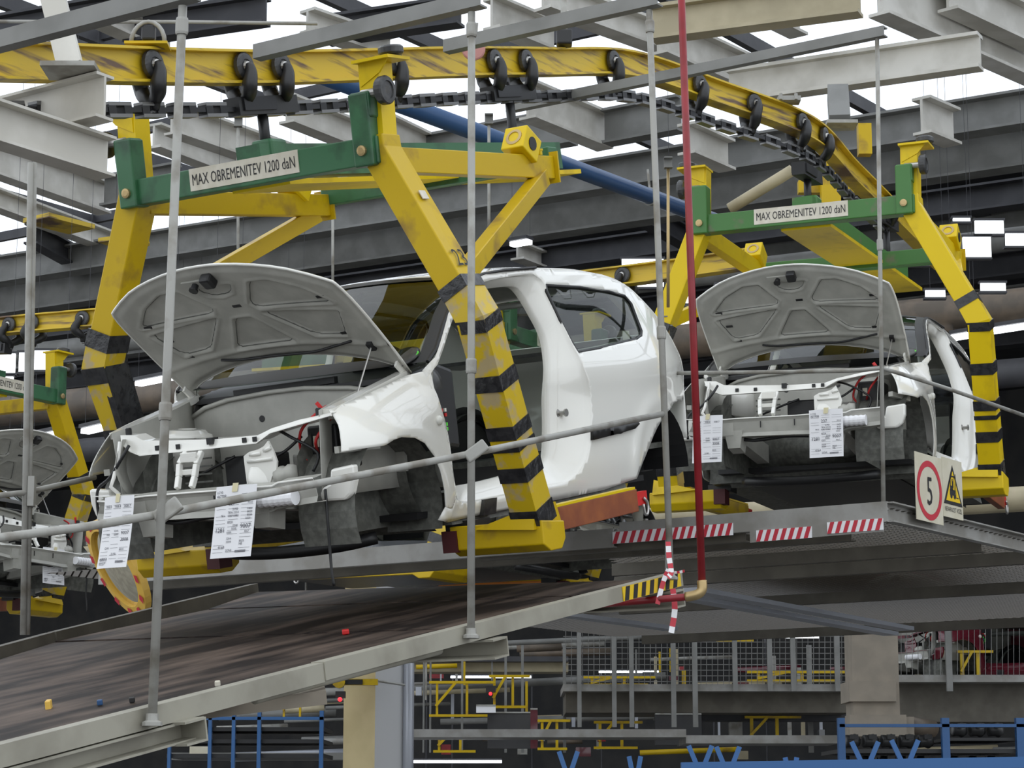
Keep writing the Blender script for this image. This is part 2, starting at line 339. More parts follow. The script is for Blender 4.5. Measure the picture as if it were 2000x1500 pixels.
# beams running left and away
for p, q, z, ht, wd, m in [((205, 375), (345, 350), 9.2, .40, .2, 'beam'), ((825, 300), (1120, 246), 9.2, .42, .2, 'beam'), ((1182, 250), (1330, 222), 9.0, .40, .2, 'beam'), ((1425, 172), (1915, 100), 7.6, .30, .16, 'beam_lit'), ((1275, 48), (1680, -6), 8.0, .30, .18, 'beam_b'), ((-40, 60), (250, 10), 9.3, .22, .2, 'beam_d'), ((250, 60), (520, 20), 9.5, .3, .2, 'beam_d'), ((640, 60), (900, 22), 9.6, .3, .2, 'beam_d')]:
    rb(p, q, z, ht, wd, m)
def vpline(y0, x): return y0 - (y0 - 1569 + 0) * 0 - (1569 - y0) * x / 6570.   # image line through (0,y0) towards the A vanishing point
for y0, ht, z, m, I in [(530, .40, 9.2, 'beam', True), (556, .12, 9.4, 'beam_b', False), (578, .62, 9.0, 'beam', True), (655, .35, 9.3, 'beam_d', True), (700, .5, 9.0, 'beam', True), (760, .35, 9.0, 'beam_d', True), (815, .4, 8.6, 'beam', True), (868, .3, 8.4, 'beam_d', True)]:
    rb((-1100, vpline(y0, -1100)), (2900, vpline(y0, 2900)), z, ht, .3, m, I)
for x, y0, dy, ln in [(60, 455, 45, 0), (520, 560, 45, 0), (1500, 330, 50, 0), (1260, 420, 40, 0), (1900, 390, 60, 0), (200, 610, 45, 0), (1650, 480, 50, 0), (980, 640, 40, 0)]:
    rb((x, y0), (x + 110, y0 + 62), 9.3, .30, .2, 'beam_d')
# long ducts and cable trays below the roof
for (p, q, z, r, m) in [((-80, 812), (2080, 590), 6.9, .21, 'duct'), ((-80, 705), (2080, 455), 8.0, .14, 'beam'), ((-80, 900), (2080, 720), 6.2, .16, 'beam_d'), ((-80, 1090), (2080, 970), 4.4, .12, 'beam_b')]:
    A_, B_ = atz(p, z), atz(q, z); dv = B_ - A_; MB().tube([A_ - dv * .45, B_ + dv * .4], r, 12).build('duct', m, ceil, smooth=True)
A_, B_ = atd((560, 120), 15.5), atd((1420, 440), 21.0)
bp_ = thing('blue_pipe', 'thick blue pipe slanting down behind the carriers', 'pipe', loc=B_); MB().tube([A_, B_], .072, 16).build('tube', 'blue', bp_, smooth=True)
p_ = A_ + (B_ - A_) * .78; MB().lathe(p_, B_ - A_, [(.082, -.02), (.082, .02)], 16).build('clip', 'steel', bp_); MB().tube([p_, p_ + npv((-.02, 0, .25))], .012, 6).build('clip_rod', 'steel', bp_)
# lit windows in the far wall and strip lamps
PANELS = [(-10, 690, 30, 728, 'left edge, upper'), (36, 688, 55, 726, 'left of the double pole'), (66, 684, 112, 722, 'right of the double pole'), (168, 668, 184, 706, 'left of the taped arm, narrow'), (188, 664, 204, 704, 'just left of the taped arm'), (1215, 505, 1296, 560, 'above the car tail'), (1398, 555, 1425, 600, 'left of the right bonnet'), (1330, 560, 1352, 592, 'beside the red pipe'), (1752, 500, 1830, 516, 'above the right car'), (1882, 462, 1935, 502, 'right of the rightmost arm, left pane'), (1905, 430, 1960, 456, 'right of the rightmost arm, top pane'), (1965, 455, 2010, 480, 'at the right edge'), (1808, 566, 1846, 580, 'right of the right bonnet'), (1916, 552, 1964, 568, 'beside the rightmost arm kink'), (-10, 735, 26, 762, 'left edge, lower'), (1862, 425, 1895, 432, 'small, upper right')]
for x0, y0, x1, y1, wh in PANELS:
    t = thing('roof_light', 'bright daylight panel in the far roof, ' + wh, 'roof light', loc=atd(((x0 + x1) / 2, y1), 23.5)); pbox(MB(), x0, y0, x1, y1, 23.5, .03).build('pane', 'window_lit', t); pbox(MB(), x0 - 3, y1, x1 + 3, y1 + 4, 23.48, .08).build('sill', 'beam_d', t); pbox(MB(), x0 - 3, y0 - 4, x1 + 3, y0, 23.48, .08).build('head', 'beam_d', t)
LAMPS = ['tiny strip lamp at the left edge, left of the double pole', 'strip lamp between the double pole and the far yellow carrier arm', 'strip lamp just left of the right-hand fender of the nearest car', 'strip lamp behind the raised bonnet hinge of the nearest car', 'strip lamp seen under the bumper beam of the nearest car', 'shorter strip lamp right of the rightmost carrier arm', 'long strip lamp reaching the right edge of the picture', 'short strip lamp between rail and rightmost carrier arm', 'strip lamp between the car tail and the red pipe', 'small strip lamp above the white car roof', 'strip lamp above the right car bonnet', 'strip lamp seen through the windscreen, left', 'strip lamp seen through the windscreen, right']
def lamp(p, q, z, lb):
    A_, B_ = atz(p, z), atz(q, z); t = thing('strip_lamp', lb, 'lamp', loc=(A_ + B_) / 2, group='far strip lamps'); MB().bar(A_, B_, .10, .05).build('diffuser', 'tube', t); MB().bar(A_ + npv((0, 0, .05)), B_ + npv((0, 0, .05)), .16, .04).build('housing', 'beam_d', t)
    for e in (A_, B_): MB().tube([e + npv((0, 0, .06)), npv((e[0], e[1], ZR - .02))], .0022, 4).build('suspension_rod', 'beam_d', t)
for i, (p, q) in enumerate([((18, 862), (42, 856)), ((66, 857), (126, 845)), ((166, 843), (213, 832)), ((270, 750), (342, 736)), ((345, 1006), (382, 998)), ((1862, 660), (1898, 654)), ((1905, 652), (2010, 636)), ((1820, 668), (1848, 664)), ((1310, 630), (1345, 625)), ((1000, 478), (1035, 472)), ((1680, 575), (1720, 568)), ((420, 690), (470, 680)), ((560, 735), (590, 728))]):
    lamp(p, q, 5.5 if p[1] > 800 else 6.6 if p[1] > 600 else 8.2, LAMPS[i])
# yellow-trimmed roof lights far left
for (p, q) in [((70, 425), (160, 448)), ((222, 465), (262, 480)), ((480, 515), (560, 545))]:
    rb(p, q, 9.0, .06, .5, 'yellow_track', False, 'roof_trim')

# ================================================================ lower background: columns, mezzanines, racks
col = thing('column', 'square column painted beige and white below the ramp', 'column', loc=(atd((735, 1500), 21)[0], 21, 0))
def pbx(x0, y0, x1, y1, Y, th, m, nm, pa, **k): return pbox(MB(), x0, y0, x1, y1, Y, th).build(nm, m, pa, **k)
xl, xm, xr = atd((671, 1400), 21)[0], atd((735, 1400), 21)[0], atd((786, 1400), 21)[0]
MB().hexa([(xl, 21, 0), (xm, 20.8, 0), (xm + .02, 21.3, 0), (xl, 21.4, 0), (xl, 21, 4.6), (xm, 20.8, 4.6), (xm + .02, 21.3, 4.6), (xl, 21.4, 4.6)]).build('beige_face', 'beige', col)
MB().hexa([(xm, 20.8, 0), (xr, 21.1, 0), (xr, 21.5, 0), (xm + .02, 21.3, 0), (xm, 20.8, 4.6), (xr, 21.1, 4.6), (xr, 21.5, 4.6), (xm + .02, 21.3, 4.6)]).build('white_face', 'white_col', col)
MB().tube([(xr + .05, 21.1, 0), (xr + .05, 21.1, 4.6)], .05, 12).build('downpipe', 'silver', col, smooth=True)
cl = pbx(650, 1326, 738, 1338, 20.7, .06, 'yellow', 'clamp_band', col); pbx(672, 1327, 708, 1337, 20.68, .02, 'signblack', 'band_mark', cl); MB().lathe(atd((662, 1332), 20.66), (0, 1, 0), [(.055, -.02), (.055, .05)], 12).build('clamp_knob', 'yellow', col)
MB().tube([atd((738, 1330), 20.7), atd((790, 1338), 20.9)], .012, 6).build('tie_rod', 'steel', col)
c2 = thing('column', 'warm grey concrete column at lower right with a wider collar block', 'column', loc=(atd((1705, 1400), 23)[0], 23, 0))
pbx(1668, 1200, 1752, 1440, 23, .5, 'concrete', 'shaft', c2); pbx(1659, 1330, 1750, 1370, 22.95, .6, 'concrete', 'collar', c2); pbx(1660, 1400, 1785, 1436, 22.9, .6, 'concrete', 'plinth', c2)
pbx(1660, 1396, 1770, 1438, 22.8, .3, 'concrete', 'duct_foot', c2)
MB().tube([atd((1775, 1416), 23), atd((1822, 1424), 23.2)], .085, 12).build('duct_elbow', 'duct', c2, smooth=True)
mz = thing('mezzanine', 'far mezzanine deck with dark edge beams behind the platform', 'mezzanine', loc=(2, 27, 0))
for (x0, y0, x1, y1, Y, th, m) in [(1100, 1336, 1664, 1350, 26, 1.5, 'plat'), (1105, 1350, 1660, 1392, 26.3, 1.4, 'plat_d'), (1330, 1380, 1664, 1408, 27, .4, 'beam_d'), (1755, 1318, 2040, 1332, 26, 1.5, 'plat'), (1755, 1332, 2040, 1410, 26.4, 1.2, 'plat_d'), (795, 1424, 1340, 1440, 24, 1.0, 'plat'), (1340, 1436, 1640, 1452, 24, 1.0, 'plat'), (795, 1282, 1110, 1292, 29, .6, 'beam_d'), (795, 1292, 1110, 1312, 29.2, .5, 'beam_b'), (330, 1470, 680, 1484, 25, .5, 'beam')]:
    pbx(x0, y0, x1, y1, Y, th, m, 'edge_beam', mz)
for x in (1128, 1196, 1230, 1312, 1354, 1432, 1500, 1546, 1632, 1850): pbx(x, 1215, x + 7, 1420 if x < 1400 else 1350, 25.9, .05, 'beam', 'fence_post', mz)
for x in (825, 838, 1100, 1018, 900, 985, 1580): pbx(x, 1260, x + 5, 1470, 27.5, .05, 'beam', 'fence_post', mz)
fm = MB()
for x in range(1105, 1660, 11): a, b = atd((x, 1228), 25.95), atd((x, 1338), 25.95); fm.bar(a, b, .006, .006)
for y in range(1232, 1338, 11): a, b = atd((1100, y), 25.95), atd((1660, y), 25.95); fm.bar(a, b, .006, .006)
for x in range(1760, 2010, 11): a, b = atd((x, 1228), 25.95), atd((x, 1320), 25.95); fm.bar(a, b, .006, .006)
fm.build('fence_mesh', 'beam', mz, kind='stuff', fix=False)
for (p, q, r) in [((800, 1265), (1660, 1225), .035), ((800, 1345), (1300, 1320), .05), ((860, 1410), (1640, 1390), .04), ((1750, 1245), (2040, 1235), .03)]: MB().tube([atd(p, 30), atd(q, 30)], r, 8).build('service_pipe', 'beam', mz, smooth=True)
def yframe(x, y, w_, h_, Y, lb):
    t = thing('transport_carrier', lb, 'carrier', loc=atd((x + w_ / 2, y + h_), Y)); k = 5
    pbx(x, y, x + w_, y + k, Y, .06, 'yellow', 'top_rail', t)
    for f in (.1, .55): pbx(x + w_ * f, y, x + w_ * f + k, y + h_, Y + .02, .05, 'yellow', 'upright', t)
    MB().bar(atd((x + w_ * .1, y + h_ * .7), Y), atd((x + w_ * .4, y + 3), Y), .03, .03).build('brace', 'yellow', t); pbx(x, y + h_ - k, x + w_ * .9, y + h_, Y, .06, 'yellow', 'bottom_rail', t)
for i, (x, y, w_, h_, Y) in enumerate([(838, 1330, 130, 70, 26.5), (955, 1318, 80, 65, 26.6), (846, 1425, 92, 45, 26), (1050, 1405, 64, 60, 26), (1160, 1408, 95, 55, 26.5), (1455, 1398, 110, 55, 26.8), (1140, 1320, 140, 20, 28), (1460, 1310, 190, 22, 28), (1870, 1270, 70, 60, 28), (545, 1345, 70, 60, 26), (1400, 1235, 80, 18, 30)]):
    yframe(x, y, w_, h_, Y, ['far yellow frame right of the beige column, upper one', 'far yellow frame above the dark screen', 'far low yellow frame right of the white column face', 'far low yellow frame right of the dark screen', 'far yellow frame below the mezzanine edge, middle', 'far yellow frame just left of the concrete column', 'far yellow rail behind the mezzanine fence, left', 'far yellow rail behind the mezzanine fence, right', 'far yellow frame beside the maroon bodies', 'far yellow frame left of the beige column', 'small far yellow rail high behind the fence'][i])
for i, (x0, y0, x1, y1, Y, m, nm, lb, ct) in enumerate([(952, 1392, 1036, 1462, 26.2, 'wall', 'dark_screen', 'dark screen panel standing right of the white column', 'screen'), (1280, 1395, 1370, 1455, 26.2, 'wall', 'dark_screen', 'dark screen panel below the mezzanine edge', 'screen'), (1036, 1385, 1050, 1462, 26.2, 'maroon', 'red_cabinet', 'narrow dark red cabinet beside the dark screen', 'cabinet'), (930, 1378, 968, 1392, 26, 'paper', 'white_box', 'small white box above the dark screen', 'box'), (1655, 1215, 1662, 1330, 24, 'yellow', 'yellow_post', 'yellow post beside the concrete column', 'post'), (1425, 1412, 1450, 1455, 27, 'steel', 'grey_cabinet', 'pale cabinet behind the yellow frames', 'cabinet'), (370, 1438, 408, 1475, 24.6, 'signwhite', 'notice_board', 'white notice board behind the blue rack', 'board')]):
    t = thing(nm, lb, ct, loc=atd(((x0 + x1) / 2, y1), Y)); pbx(x0, y0, x1, y1, Y, .12, m, 'panel', t); pbx(x0, y0 - 2, x1, y0 + 1, Y - .01, .14, 'steel', 'top_edge', t)
for (x, y, Y, lb) in [(958, 1355, 26.4, 'red signal lamp above the dark screen'), (664, 1366, 20.6, 'red signal lamp left of the beige column')]:
    t = thing('signal_lamp', lb, 'lamp', loc=atd((x, y), Y)); pbx(x - 9, y - 16, x + 10, y - 3, Y, .1, 'black', 'housing', t); MB().lathe(atd((x, y), Y - .02), (0, -1, 0), [(.02, 0), (.018, .02), (.008, .03)], 10).build('lens', 'led_red', t, smooth=True)
TL = ['glowing tube lamp right of the ramp end bracket', 'glowing tube lamp just right of the beige column top', 'glowing tube lamps behind the fence left of the concrete column', 'glowing tube lamp above the maroon body at lower right', 'dim tube lamp low behind the left fence section', 'long tube lamp at the bottom edge right of the column', 'thin tube lamp above the far yellow frames', 'tube lamp in the bottom left corner', 'tube lamp at the bottom edge left of the blue rack', 'small tube lamp under the far mezzanine edge']
# strip lights glowing far below
for i, (x0, y0, x1, y1, Y) in enumerate([(1035, 1259, 1085, 1266, 32), (830, 1270, 890, 1276, 32), (1490, 1237, 1600, 1246, 33), (1840, 1225, 1925, 1234, 33), (1170, 1310, 1290, 1314, 33), (760, 1485, 980, 1490, 26), (880, 1320, 1040, 1324, 33), (0, 1484, 60, 1490, 27), (120, 1486, 210, 1492, 27), (1390, 1385, 1470, 1388, 31)]):
    t = thing('far_tube_lamp', TL[i], 'lamp', loc=atd(((x0 + x1) / 2, y1), Y), group='far tube lamps'); pbx(x0, y0, x1, y1, Y, .05, 'tube', 'tube', t); pbx(x0, y0 - 4, x1, y0 - 1, Y, .09, 'beam_d', 'housing', t); p_ = atd((x0 + 4, y1), Y + .05); MB().tube([p_, (p_[0], p_[1], 0)], .012, 6).build('stand', 'beam_d', t)
rg = random.Random(11)
for k in range(34):                                        # conveyor rails, pipes and brackets of the far lower hall
    x = rg.choice([rg.uniform(320, 660), rg.uniform(800, 1640), rg.uniform(800, 1640), rg.uniform(1760, 1960)]); y = rg.uniform(1245, 1480) if x > 700 else rg.uniform(1345, 1480); w_ = rg.uniform(60, 260); Y = rg.uniform(28.5, 35)
    x1 = min(x + w_, 1655 if x < 1660 else 2020); m = rg.choice(['beam', 'beam_b', 'steel', 'plat', 'beam_d', 'duct', 'silver', 'yellow', 'maroon'])
    MB().tube([atd((x, y), Y), atd((x1, y - (x1 - x) * .035), Y)], rg.uniform(.02, .07), 8).build('service_pipe', m, mz, smooth=True)
for k in range(26):
    x = rg.uniform(800, 1640); y = rg.uniform(1250, 1420); Y = rg.uniform(28, 34); pbx(x, y, x + rg.uniform(3, 7), y + rg.uniform(40, 110), Y, .05, rg.choice(['beam', 'steel', 'beam_b', 'yellow', 'silver']), 'stanchion', mz)
for k in range(30):
    x = rg.uniform(800, 1640); y = rg.uniform(1300, 1470); Y = rg.uniform(28, 34); pbx(x, y, x + rg.uniform(8, 30), y + rg.uniform(6, 20), Y, .2, rg.choice(['maroon', 'steel', 'signwhite', 'red', 'beam_b', 'darkcar', 'silver', 'amber']), 'fitting', mz)
# blue racks
def rack(nm, xs, y0, y1, shelves, Y, lb):
    t = thing(nm, lb, 'rack', loc=atd(((xs[0] + xs[-1]) / 2, y1), Y))
    for x in xs: pbx(x, y0, x + 10, y1, Y, .06, 'blue_rack', 'upright', t)
    for y in shelves: pbx(xs[0], y, xs[-1] + 10, y + 8, Y + .05, .9, 'black', 'shelf', t)
    pbx(xs[0], y0 + 12, xs[-1] + 10, y0 + 18, Y, .05, 'blue_rack', 'top_rail', t); return t
rack('blue_rack', [325, 404, 450, 500, 622], 1388, 1540, [1420, 1444, 1472], 17, 'blue storage rack with black shelves below the ramp')
rack('blue_rack', [1640, 1844, 1990], 1402, 1540, [1463, 1505], 15, 'blue rack at lower right holding rows of black parts')
rk = [o for o in bpy.data.objects if o.name.startswith('blue_rack') and o.type == 'EMPTY'][-1]; pbx(1852, 1441, 2000, 1447, 15.05, .9, 'black', 'shelf', rk)
ORD = ['first', 'second', 'third', 'fourth', 'fifth', 'sixth']
for r_, (x0, x1, y, Y) in enumerate([(1652, 1840, 1447, 15.2), (1862, 2000, 1425, 15.2), (1652, 1840, 1488, 15.2), (1862, 2000, 1488, 15.2)]):
    n_ = int((x1 - x0) / 36)
    for k in range(n_):
        x = x0 + k * 36; t = thing('black_part', f'black moulded part, {ORD[k]} from the left in the {["upper left", "upper right", "lower left", "lower right"][r_]} row of the blue rack', 'part', loc=atd((x + 16, y), Y), group=f'black parts, {["upper left", "upper right", "lower left", "lower right"][r_]} row')
        MB().lathe(atd((x + 16, y), Y) + npv((0, .1, 0)), (1, .25, 0), [(.025, -.05), (.044, -.045), (.040, 0), (.050, .02), (.03, .05)], 10).build('body', 'rubber', t, smooth=True); MB().box(atd((x + 16, y - 8), Y), (.05, .05, .03)).build('lug', 'black', t)
bb_ = thing('blue_hook_rail', 'blue rail with Y shaped hooks along the bottom right edge', 'rail', loc=atd((1600, 1498), 9.0))
MB().bar(atd((1330, 1500), 9.0), atd((2050, 1488), 9.0), .05, .042).build('rail', 'blue_rack', bb_)
for x, y, k in [(1368, 1482, 1.), (1422, 1484, 1.), (1690, 1478, 1.15), (1768, 1475, 1.15), (1545, 1492, .5), (1110, 1488, .8), (1240, 1490, .5)]:
    hk = MB(); c = atd((x, y), 9.0)
    for s_ in (-1, 1): hk.bar(c + npv((s_ * .012, 0, -.03)), c + npv((s_ * .045 * k, 0, .05 * k)), .018, .014, (0, 1, 0))
    hk.build('y_hook', 'blue_rack', bb_)
# ================================================================ car body (local frame: x forward from the front axle, y left, z up)
def sst(t): t = min(max(t, 0.), 1.); return t * t * (3 - 2 * t)
def S(x, z):
    y = .79
    if z < .42: y -= .04 * ((.42 - z) / .22) ** 2
    if z > .86: y -= .172 * ((z - .86) / .48) ** 1.25
    y += .008 * math.exp(-((z - .80) / .07) ** 2) * sst((-x - .5) / .5)
    if x < -2.1: y -= .20 * ((-2.1 - x) / 1.05) ** 2.3
    if x > .02: y -= .09 * ((x - .02) / .43) ** 2
    k = sst((x + .37) / .14)
    if k > 0:
        t = (.832 - .214 * x) - z; r = .21
        if t < r: q = min(max(t / r, 0.), 1); y -= k * .125 * (1 - q) ** 2
    # lip around both wheel arches
    for cx in (0.0, -2.47):
        d = math.hypot(x - cx, z - .30); y += .011 * math.exp(-((d - .335) / .05) ** 2) * (1 if z > .2 else 0)
    return y
def spx(lst): return [(lambda p: (p[0], p[2]))(P1.onS(px, S)) for px in lst]
def C7(l): return [(640 + x * .38, 500 + y * .38) for x, y in l]

def make_car():
    car = thing('car_body', '', 'car body', mw=P1.mat())
    def L(mb, name, m, parent=car, **k): return mb.build(name, m, parent, local=True, **k)
    # ---- outer side panels and fenders
    arch_f = C7([(305, 968), (340, 945), (380, 931), (450, 935), (500, 962), (550, 1030), (580, 1105), (600, 1200), (606, 1290)])
    fend_rear = C7([(548, 680), (580, 765), (612, 880), (633, 1000), (648, 1130), (662, 1240)])
    fend = [(x, .830 - .214 * x) for x in np.linspace(.312, -.325, 14)] + spx(fend_rear) + spx(C7([(640, 1300)])) + spx(arch_f[::-1]) + spx(C7([(290, 975), (210, 985), (70, 1008), (66, 930), (55, 865)]))
    gap = C7([(1047 - 640, 0)]) if False else None
    gap_out = [(-.405, .955), (-.455, .992), (-.535, 1.055), (-.66, 1.145), (-.80, 1.222), (-.94, 1.278), (-1.08, 1.313), (-1.3, 1.336), (-1.55, 1.350), (-1.60, 1.335)] + \
        spx(C7([(1110, 140), (1180, 290), (1240, 420), (1290, 520), (1330, 620), (1350, 720), (1352, 870), (1342, 980), (1312, 1070), (1270, 1130), (1210, 1168), (1100, 1190), (900, 1232), (720, 1268), (676, 1255)])) + spx(fend_rear[::-1]) + [(-.325, .885)]
    gap_in = [(-.44, .955), (-.575, 1.052), (-.70, 1.136), (-.84, 1.206), (-.97, 1.254), (-1.10, 1.278), (-1.25, 1.288)] + \
        spx(C7([(980, 148), (1020, 155), (1060, 200), (1120, 300), (1170, 400), (1190, 500), (1192, 650), (1190, 850), (1186, 1000), (1175, 1050), (1140, 1080), (1050, 1100), (860, 1150), (690, 1180), (662, 1165), (650, 1130), (640, 1000), (625, 870), (610, 750), (590, 640)]))
    gap_out = [tuple(p) for p in smooth_poly(gap_out, 3)]; gap_in = [tuple(p) for p in smooth_poly(gap_in, 3)]
    qwin = spx(C7([(1125, 150), (1130, 180), (1200, 330), (1260, 445), (1290, 495), (1400, 475), (1590, 428), (1615, 410), (1618, 385), (1565, 245), (1530, 205), (1450, 182), (1300, 160)]))
    # centroid of the aperture, used to sort flange rings
    rear = [(-2.53, 1.292), (-2.62, 1.245), (-2.71, 1.19), (-2.87, 1.09), (-3.0, .985), (-3.09, .89), (-3.12, .80), (-3.12, .72), (-3.10, .655)]
    arch_r = [(-2.98, .62), (-2.86, .628), (-2.72, .615), (-2.60, .58), (-2.50, .535), (-2.43, .50), (-2.36, .455), (-2.28, .39), (-2.20, .315), (-2.14, .25)]
    sill = spx([(1180, 957), (1100, 974), (1000, 993), (900, 1014), (872, 1021), (856, 1016)])
    PIL = [(-.335, .935), (-.39, .975), (-.505, 1.065), (-.62, 1.157), (-.76, 1.240), (-.90, 1.298), (-1.02, 1.335)]
    side = PIL + [(-1.15, 1.354), (-1.30, 1.366), (-1.63, 1.378), (-2.0, 1.372), (-2.3, 1.342)] + rear + arch_r + sill + spx(C7([(606, 1290), (636, 1300)])) + [(x + .014, z) for x, z in spx(fend_rear[::-1])] + [(-.305, .90)]
    # keep the door gap just inside the side outline
    for sgn, nm in ((1, 'side_panel'), (-1, 'side_panel')):
        V, F, rings = cdt(side, [gap_out, qwin], .028)
        mb = MB().add([(x, sgn * S(x, z), z) for x, z in V], F)
        o = L(mb, nm, 'paint', smooth=True, solid=.004, off=-1 if sgn > 0 else 1)
        # door jamb: strip from the outer gap line to the inner aperture, plus return flange
        def rs(poly, n):
            P = [npv(p) for p in poly] + [npv(poly[0])]; d = [0]
            for a, b in zip(P[:-1], P[1:]): d.append(d[-1] + np.linalg.norm(b - a))
            return [(np.interp(k * d[-1] / n, d, [p[0] for p in P]), np.interp(k * d[-1] / n, d, [p[1] for p in P])) for k in range(n)]
        n = 200; C = (-.98, .80)
        def polar(poly):
            Q = npv(rs(poly, 1500)); aa = np.arctan2(Q[:, 1] - C[1], Q[:, 0] - C[0]); o_ = np.argsort(aa); aa = aa[o_]; Q = Q[o_]; t = np.linspace(-math.pi, math.pi, n, endpoint=False)
            return list(zip(np.interp(t, aa, Q[:, 0], period=2 * math.pi), np.interp(t, aa, Q[:, 1], period=2 * math.pi)))
        A, B = polar(gap_out), polar(gap_in)
        r0 = [(x, sgn * S(x, z), z) for x, z in A]; r1 = [(x, sgn * (S(x, z) - .022), z) for x, z in [(.9 * a[0] + .1 * b[0], .9 * a[1] + .1 * b[1]) for a, b in zip(A, B)]]
        r2 = [(b[0], sgn * (S(*b) - .055), b[1]) for b in B]; r3 = [(b[0], sgn * (S(*b) - .10), b[1]) for b in B]
        mb = MB(); mb.add(r0 + r1 + r2 + r3, [(k * n + i, k * n + (i + 1) % n, (k + 1) * n + (i + 1) % n, (k + 1) * n + i) for k in range(3) for i in range(n)])
        L(mb, 'door_jamb', 'paint', smooth=True)
        # quarter glass with black seal
        V, F, _ = cdt(qwin, [], .08); L(MB().add([(x, sgn * (S(x, z) - .012), z) for x, z in V], F), 'quarter_window', 'glass', smooth=True, label='dark-edged rear quarter window')
        L(MB().tube([(x, sgn * (S(x, z) - .008), z) for x, z in qwin + [qwin[0]]], .010, 6), 'window_seal', 'black', smooth=True)
        V, F, _ = cdt(fend, [], .015); L(MB().add([(x, sgn * S(x, z), z) for x, z in V], F), 'fender', 'paint', smooth=True, solid=.004, off=-1 if sgn > 0 else 1)
        # wheel houses
        def liner(cx, r, y0, y1, a0, a1, m, nm):
            g = MB(); N = 18
            pts = [(cx + r * math.cos(a0 + (a1 - a0) * i / N), .30 + r * math.sin(a0 + (a1 - a0) * i / N)) for i in range(N + 1)]
            g.add([(x, sgn * y0, z) for x, z in pts] + [(x, sgn * y1, z) for x, z in pts], [(i, i + 1, N + 2 + i, N + 1 + i) for i in range(N)])
            w_ = [(min(cx + (x - cx) * 1.30, cx + .33), max(.30 + (z - .30) * 1.22, .20)) for x, z in pts]; g.add([(x, sgn * (y0 + .012), z) for x, z in w_], [tuple(range(N + 1))]); return L(g, nm, m, smooth=False)
        liner(0, .345, .43, .735, -.38, math.pi + .38, 'sealer', 'wheel_house')
        liner(-2.47, .345, .45, .74, -.1, math.pi + .1, 'black', 'wheel_house')
        # inner wing and sill reinforcement
        L(MB().hexa([(-.40, sgn * .50, .18), (-.40, sgn * .74, .18), (-2.1, sgn * .74, .18), (-2.1, sgn * .50, .18), (-.40, sgn * .50, .33), (-.40, sgn * .70, .33), (-2.1, sgn * .70, .33), (-2.1, sgn * .50, .33)]), 'sill_box', 'sealer')
        # side trim, striker, repeater
        tr = spx([(1153, 833), (1200, 829), (1240, 824), (1243, 829), (1234, 838), (1200, 848), (1153, 860)])
        V, F, _ = cdt(tr, [], .06); L(MB().add([(x, sgn * (S(x, z) + .012), z) for x, z in V], F), 'side_trim', 'black', smooth=True, solid=.02, label='black rubbing strip')
        L(MB().lathe((-1.47, sgn * .735, .635), (0, sgn * 1, 0), [(.028, 0), (.028, .008), (.012, .010), (.012, .04), (.02, .042), (.02, .05)], 14), 'striker', 'steel_hi', smooth=False)
        (xx, zz) = spx([(857, 821)])[0]; L(MB().lathe((xx, sgn * (S(xx, zz) - .005), zz), (0, sgn, 0), [(.022, 0), (.022, .012), (.014, .02)], 12), 'indicator_lens', 'clear', smooth=True)
        L(MB().hexa([(-.62, sgn * .745, .20), (-.62, sgn * .775, .20), (-.73, sgn * .775, .20), (-.73, sgn * .745, .20), (-.62, sgn * .745, .275), (-.62, sgn * .79, .275), (-.73, sgn * .79, .275), (-.73, sgn * .745, .275)]), 'jacking_pad', 'rubber')
    # ---- roof
    rx = [-1.0, -1.12, -1.3, -1.63, -2.0, -2.3, -2.45, -2.56]; rz = [1.326, 1.350, 1.366, 1.378, 1.372, 1.342, 1.315, 1.275]
    def roof(u, v):
        x0 = -1.0 - 1.56 * v; z0 = np.interp(-x0, [-a for a in rx], rz); yy = (2 * u - 1) * S(x0, z0)
        q = (yy / .62) ** 2; return (x0 + .10 * (1 - q) * (1 - v) - .10 * (1 - q) * v, yy, z0 + .045 * (1 - q ** 1.5))
    L(MB().grid(25, 24, roof), 'roof_panel', 'paint', smooth=True, solid=.005, off=-1)
    L(MB().tube([(-1.0, .612, 1.335), (-1.12, .607, 1.355), (-1.3, .606, 1.371), (-1.62, .607, 1.384)], .008, 6), 'roof_seam', 'black')
    L(MB().tube([(-1.0, -.612, 1.335), (-1.12, -.607, 1.355), (-1.3, -.606, 1.371), (-1.62, -.607, 1.384)], .008, 6), 'roof_seam', 'black')
    hl = MB().grid(14, 14, lambda u, v: tuple(npv(roof(u, v)) - (0, 0, .035))); L(hl, 'roof_lining', 'primer', smooth=True)
    # ---- tail
    R = [(-2.56, 1.275), (-2.62, 1.245), (-2.71, 1.19), (-2.80, 1.135), (-2.87, 1.09), (-3.0, .985), (-3.09, .89), (-3.12, .80), (-3.12, .70), (-3.10, .60), (-3.02, .42)]
    def tail(u, v):
        k = v * (len(R) - 1); i = min(int(k), len(R) - 2); t = k - i; x = R[i][0] * (1 - t) + R[i + 1][0] * t; z = R[i][1] * (1 - t) + R[i + 1][1] * t
        s = 2 * u - 1; return (x - .06 * (1 - s * s), s * S(x, max(z, .45)), z)
    vs = MB().grid(21, 31, tail); fb, fg = [], []
    for j in range(30):
        for i in range(20): (fg if (3 <= j <= 13 and 3 <= i <= 16) else fb).append((j * 21 + i, j * 21 + i + 1, (j + 1) * 21 + i + 1, (j + 1) * 21 + i))
    def sub(fl):
        ids = sorted({i for f in fl for i in f}); mp_ = {v: k for k, v in enumerate(ids)}; m_ = MB(); m_.v = [vs.v[i] for i in ids]; m_.f = [tuple(mp_[i] for i in f) for f in fl]; return m_
    L(sub(fb), 'tailgate', 'paint', smooth=True, solid=.006)
    L(sub(fg), 'rear_window', 'glass', smooth=True)
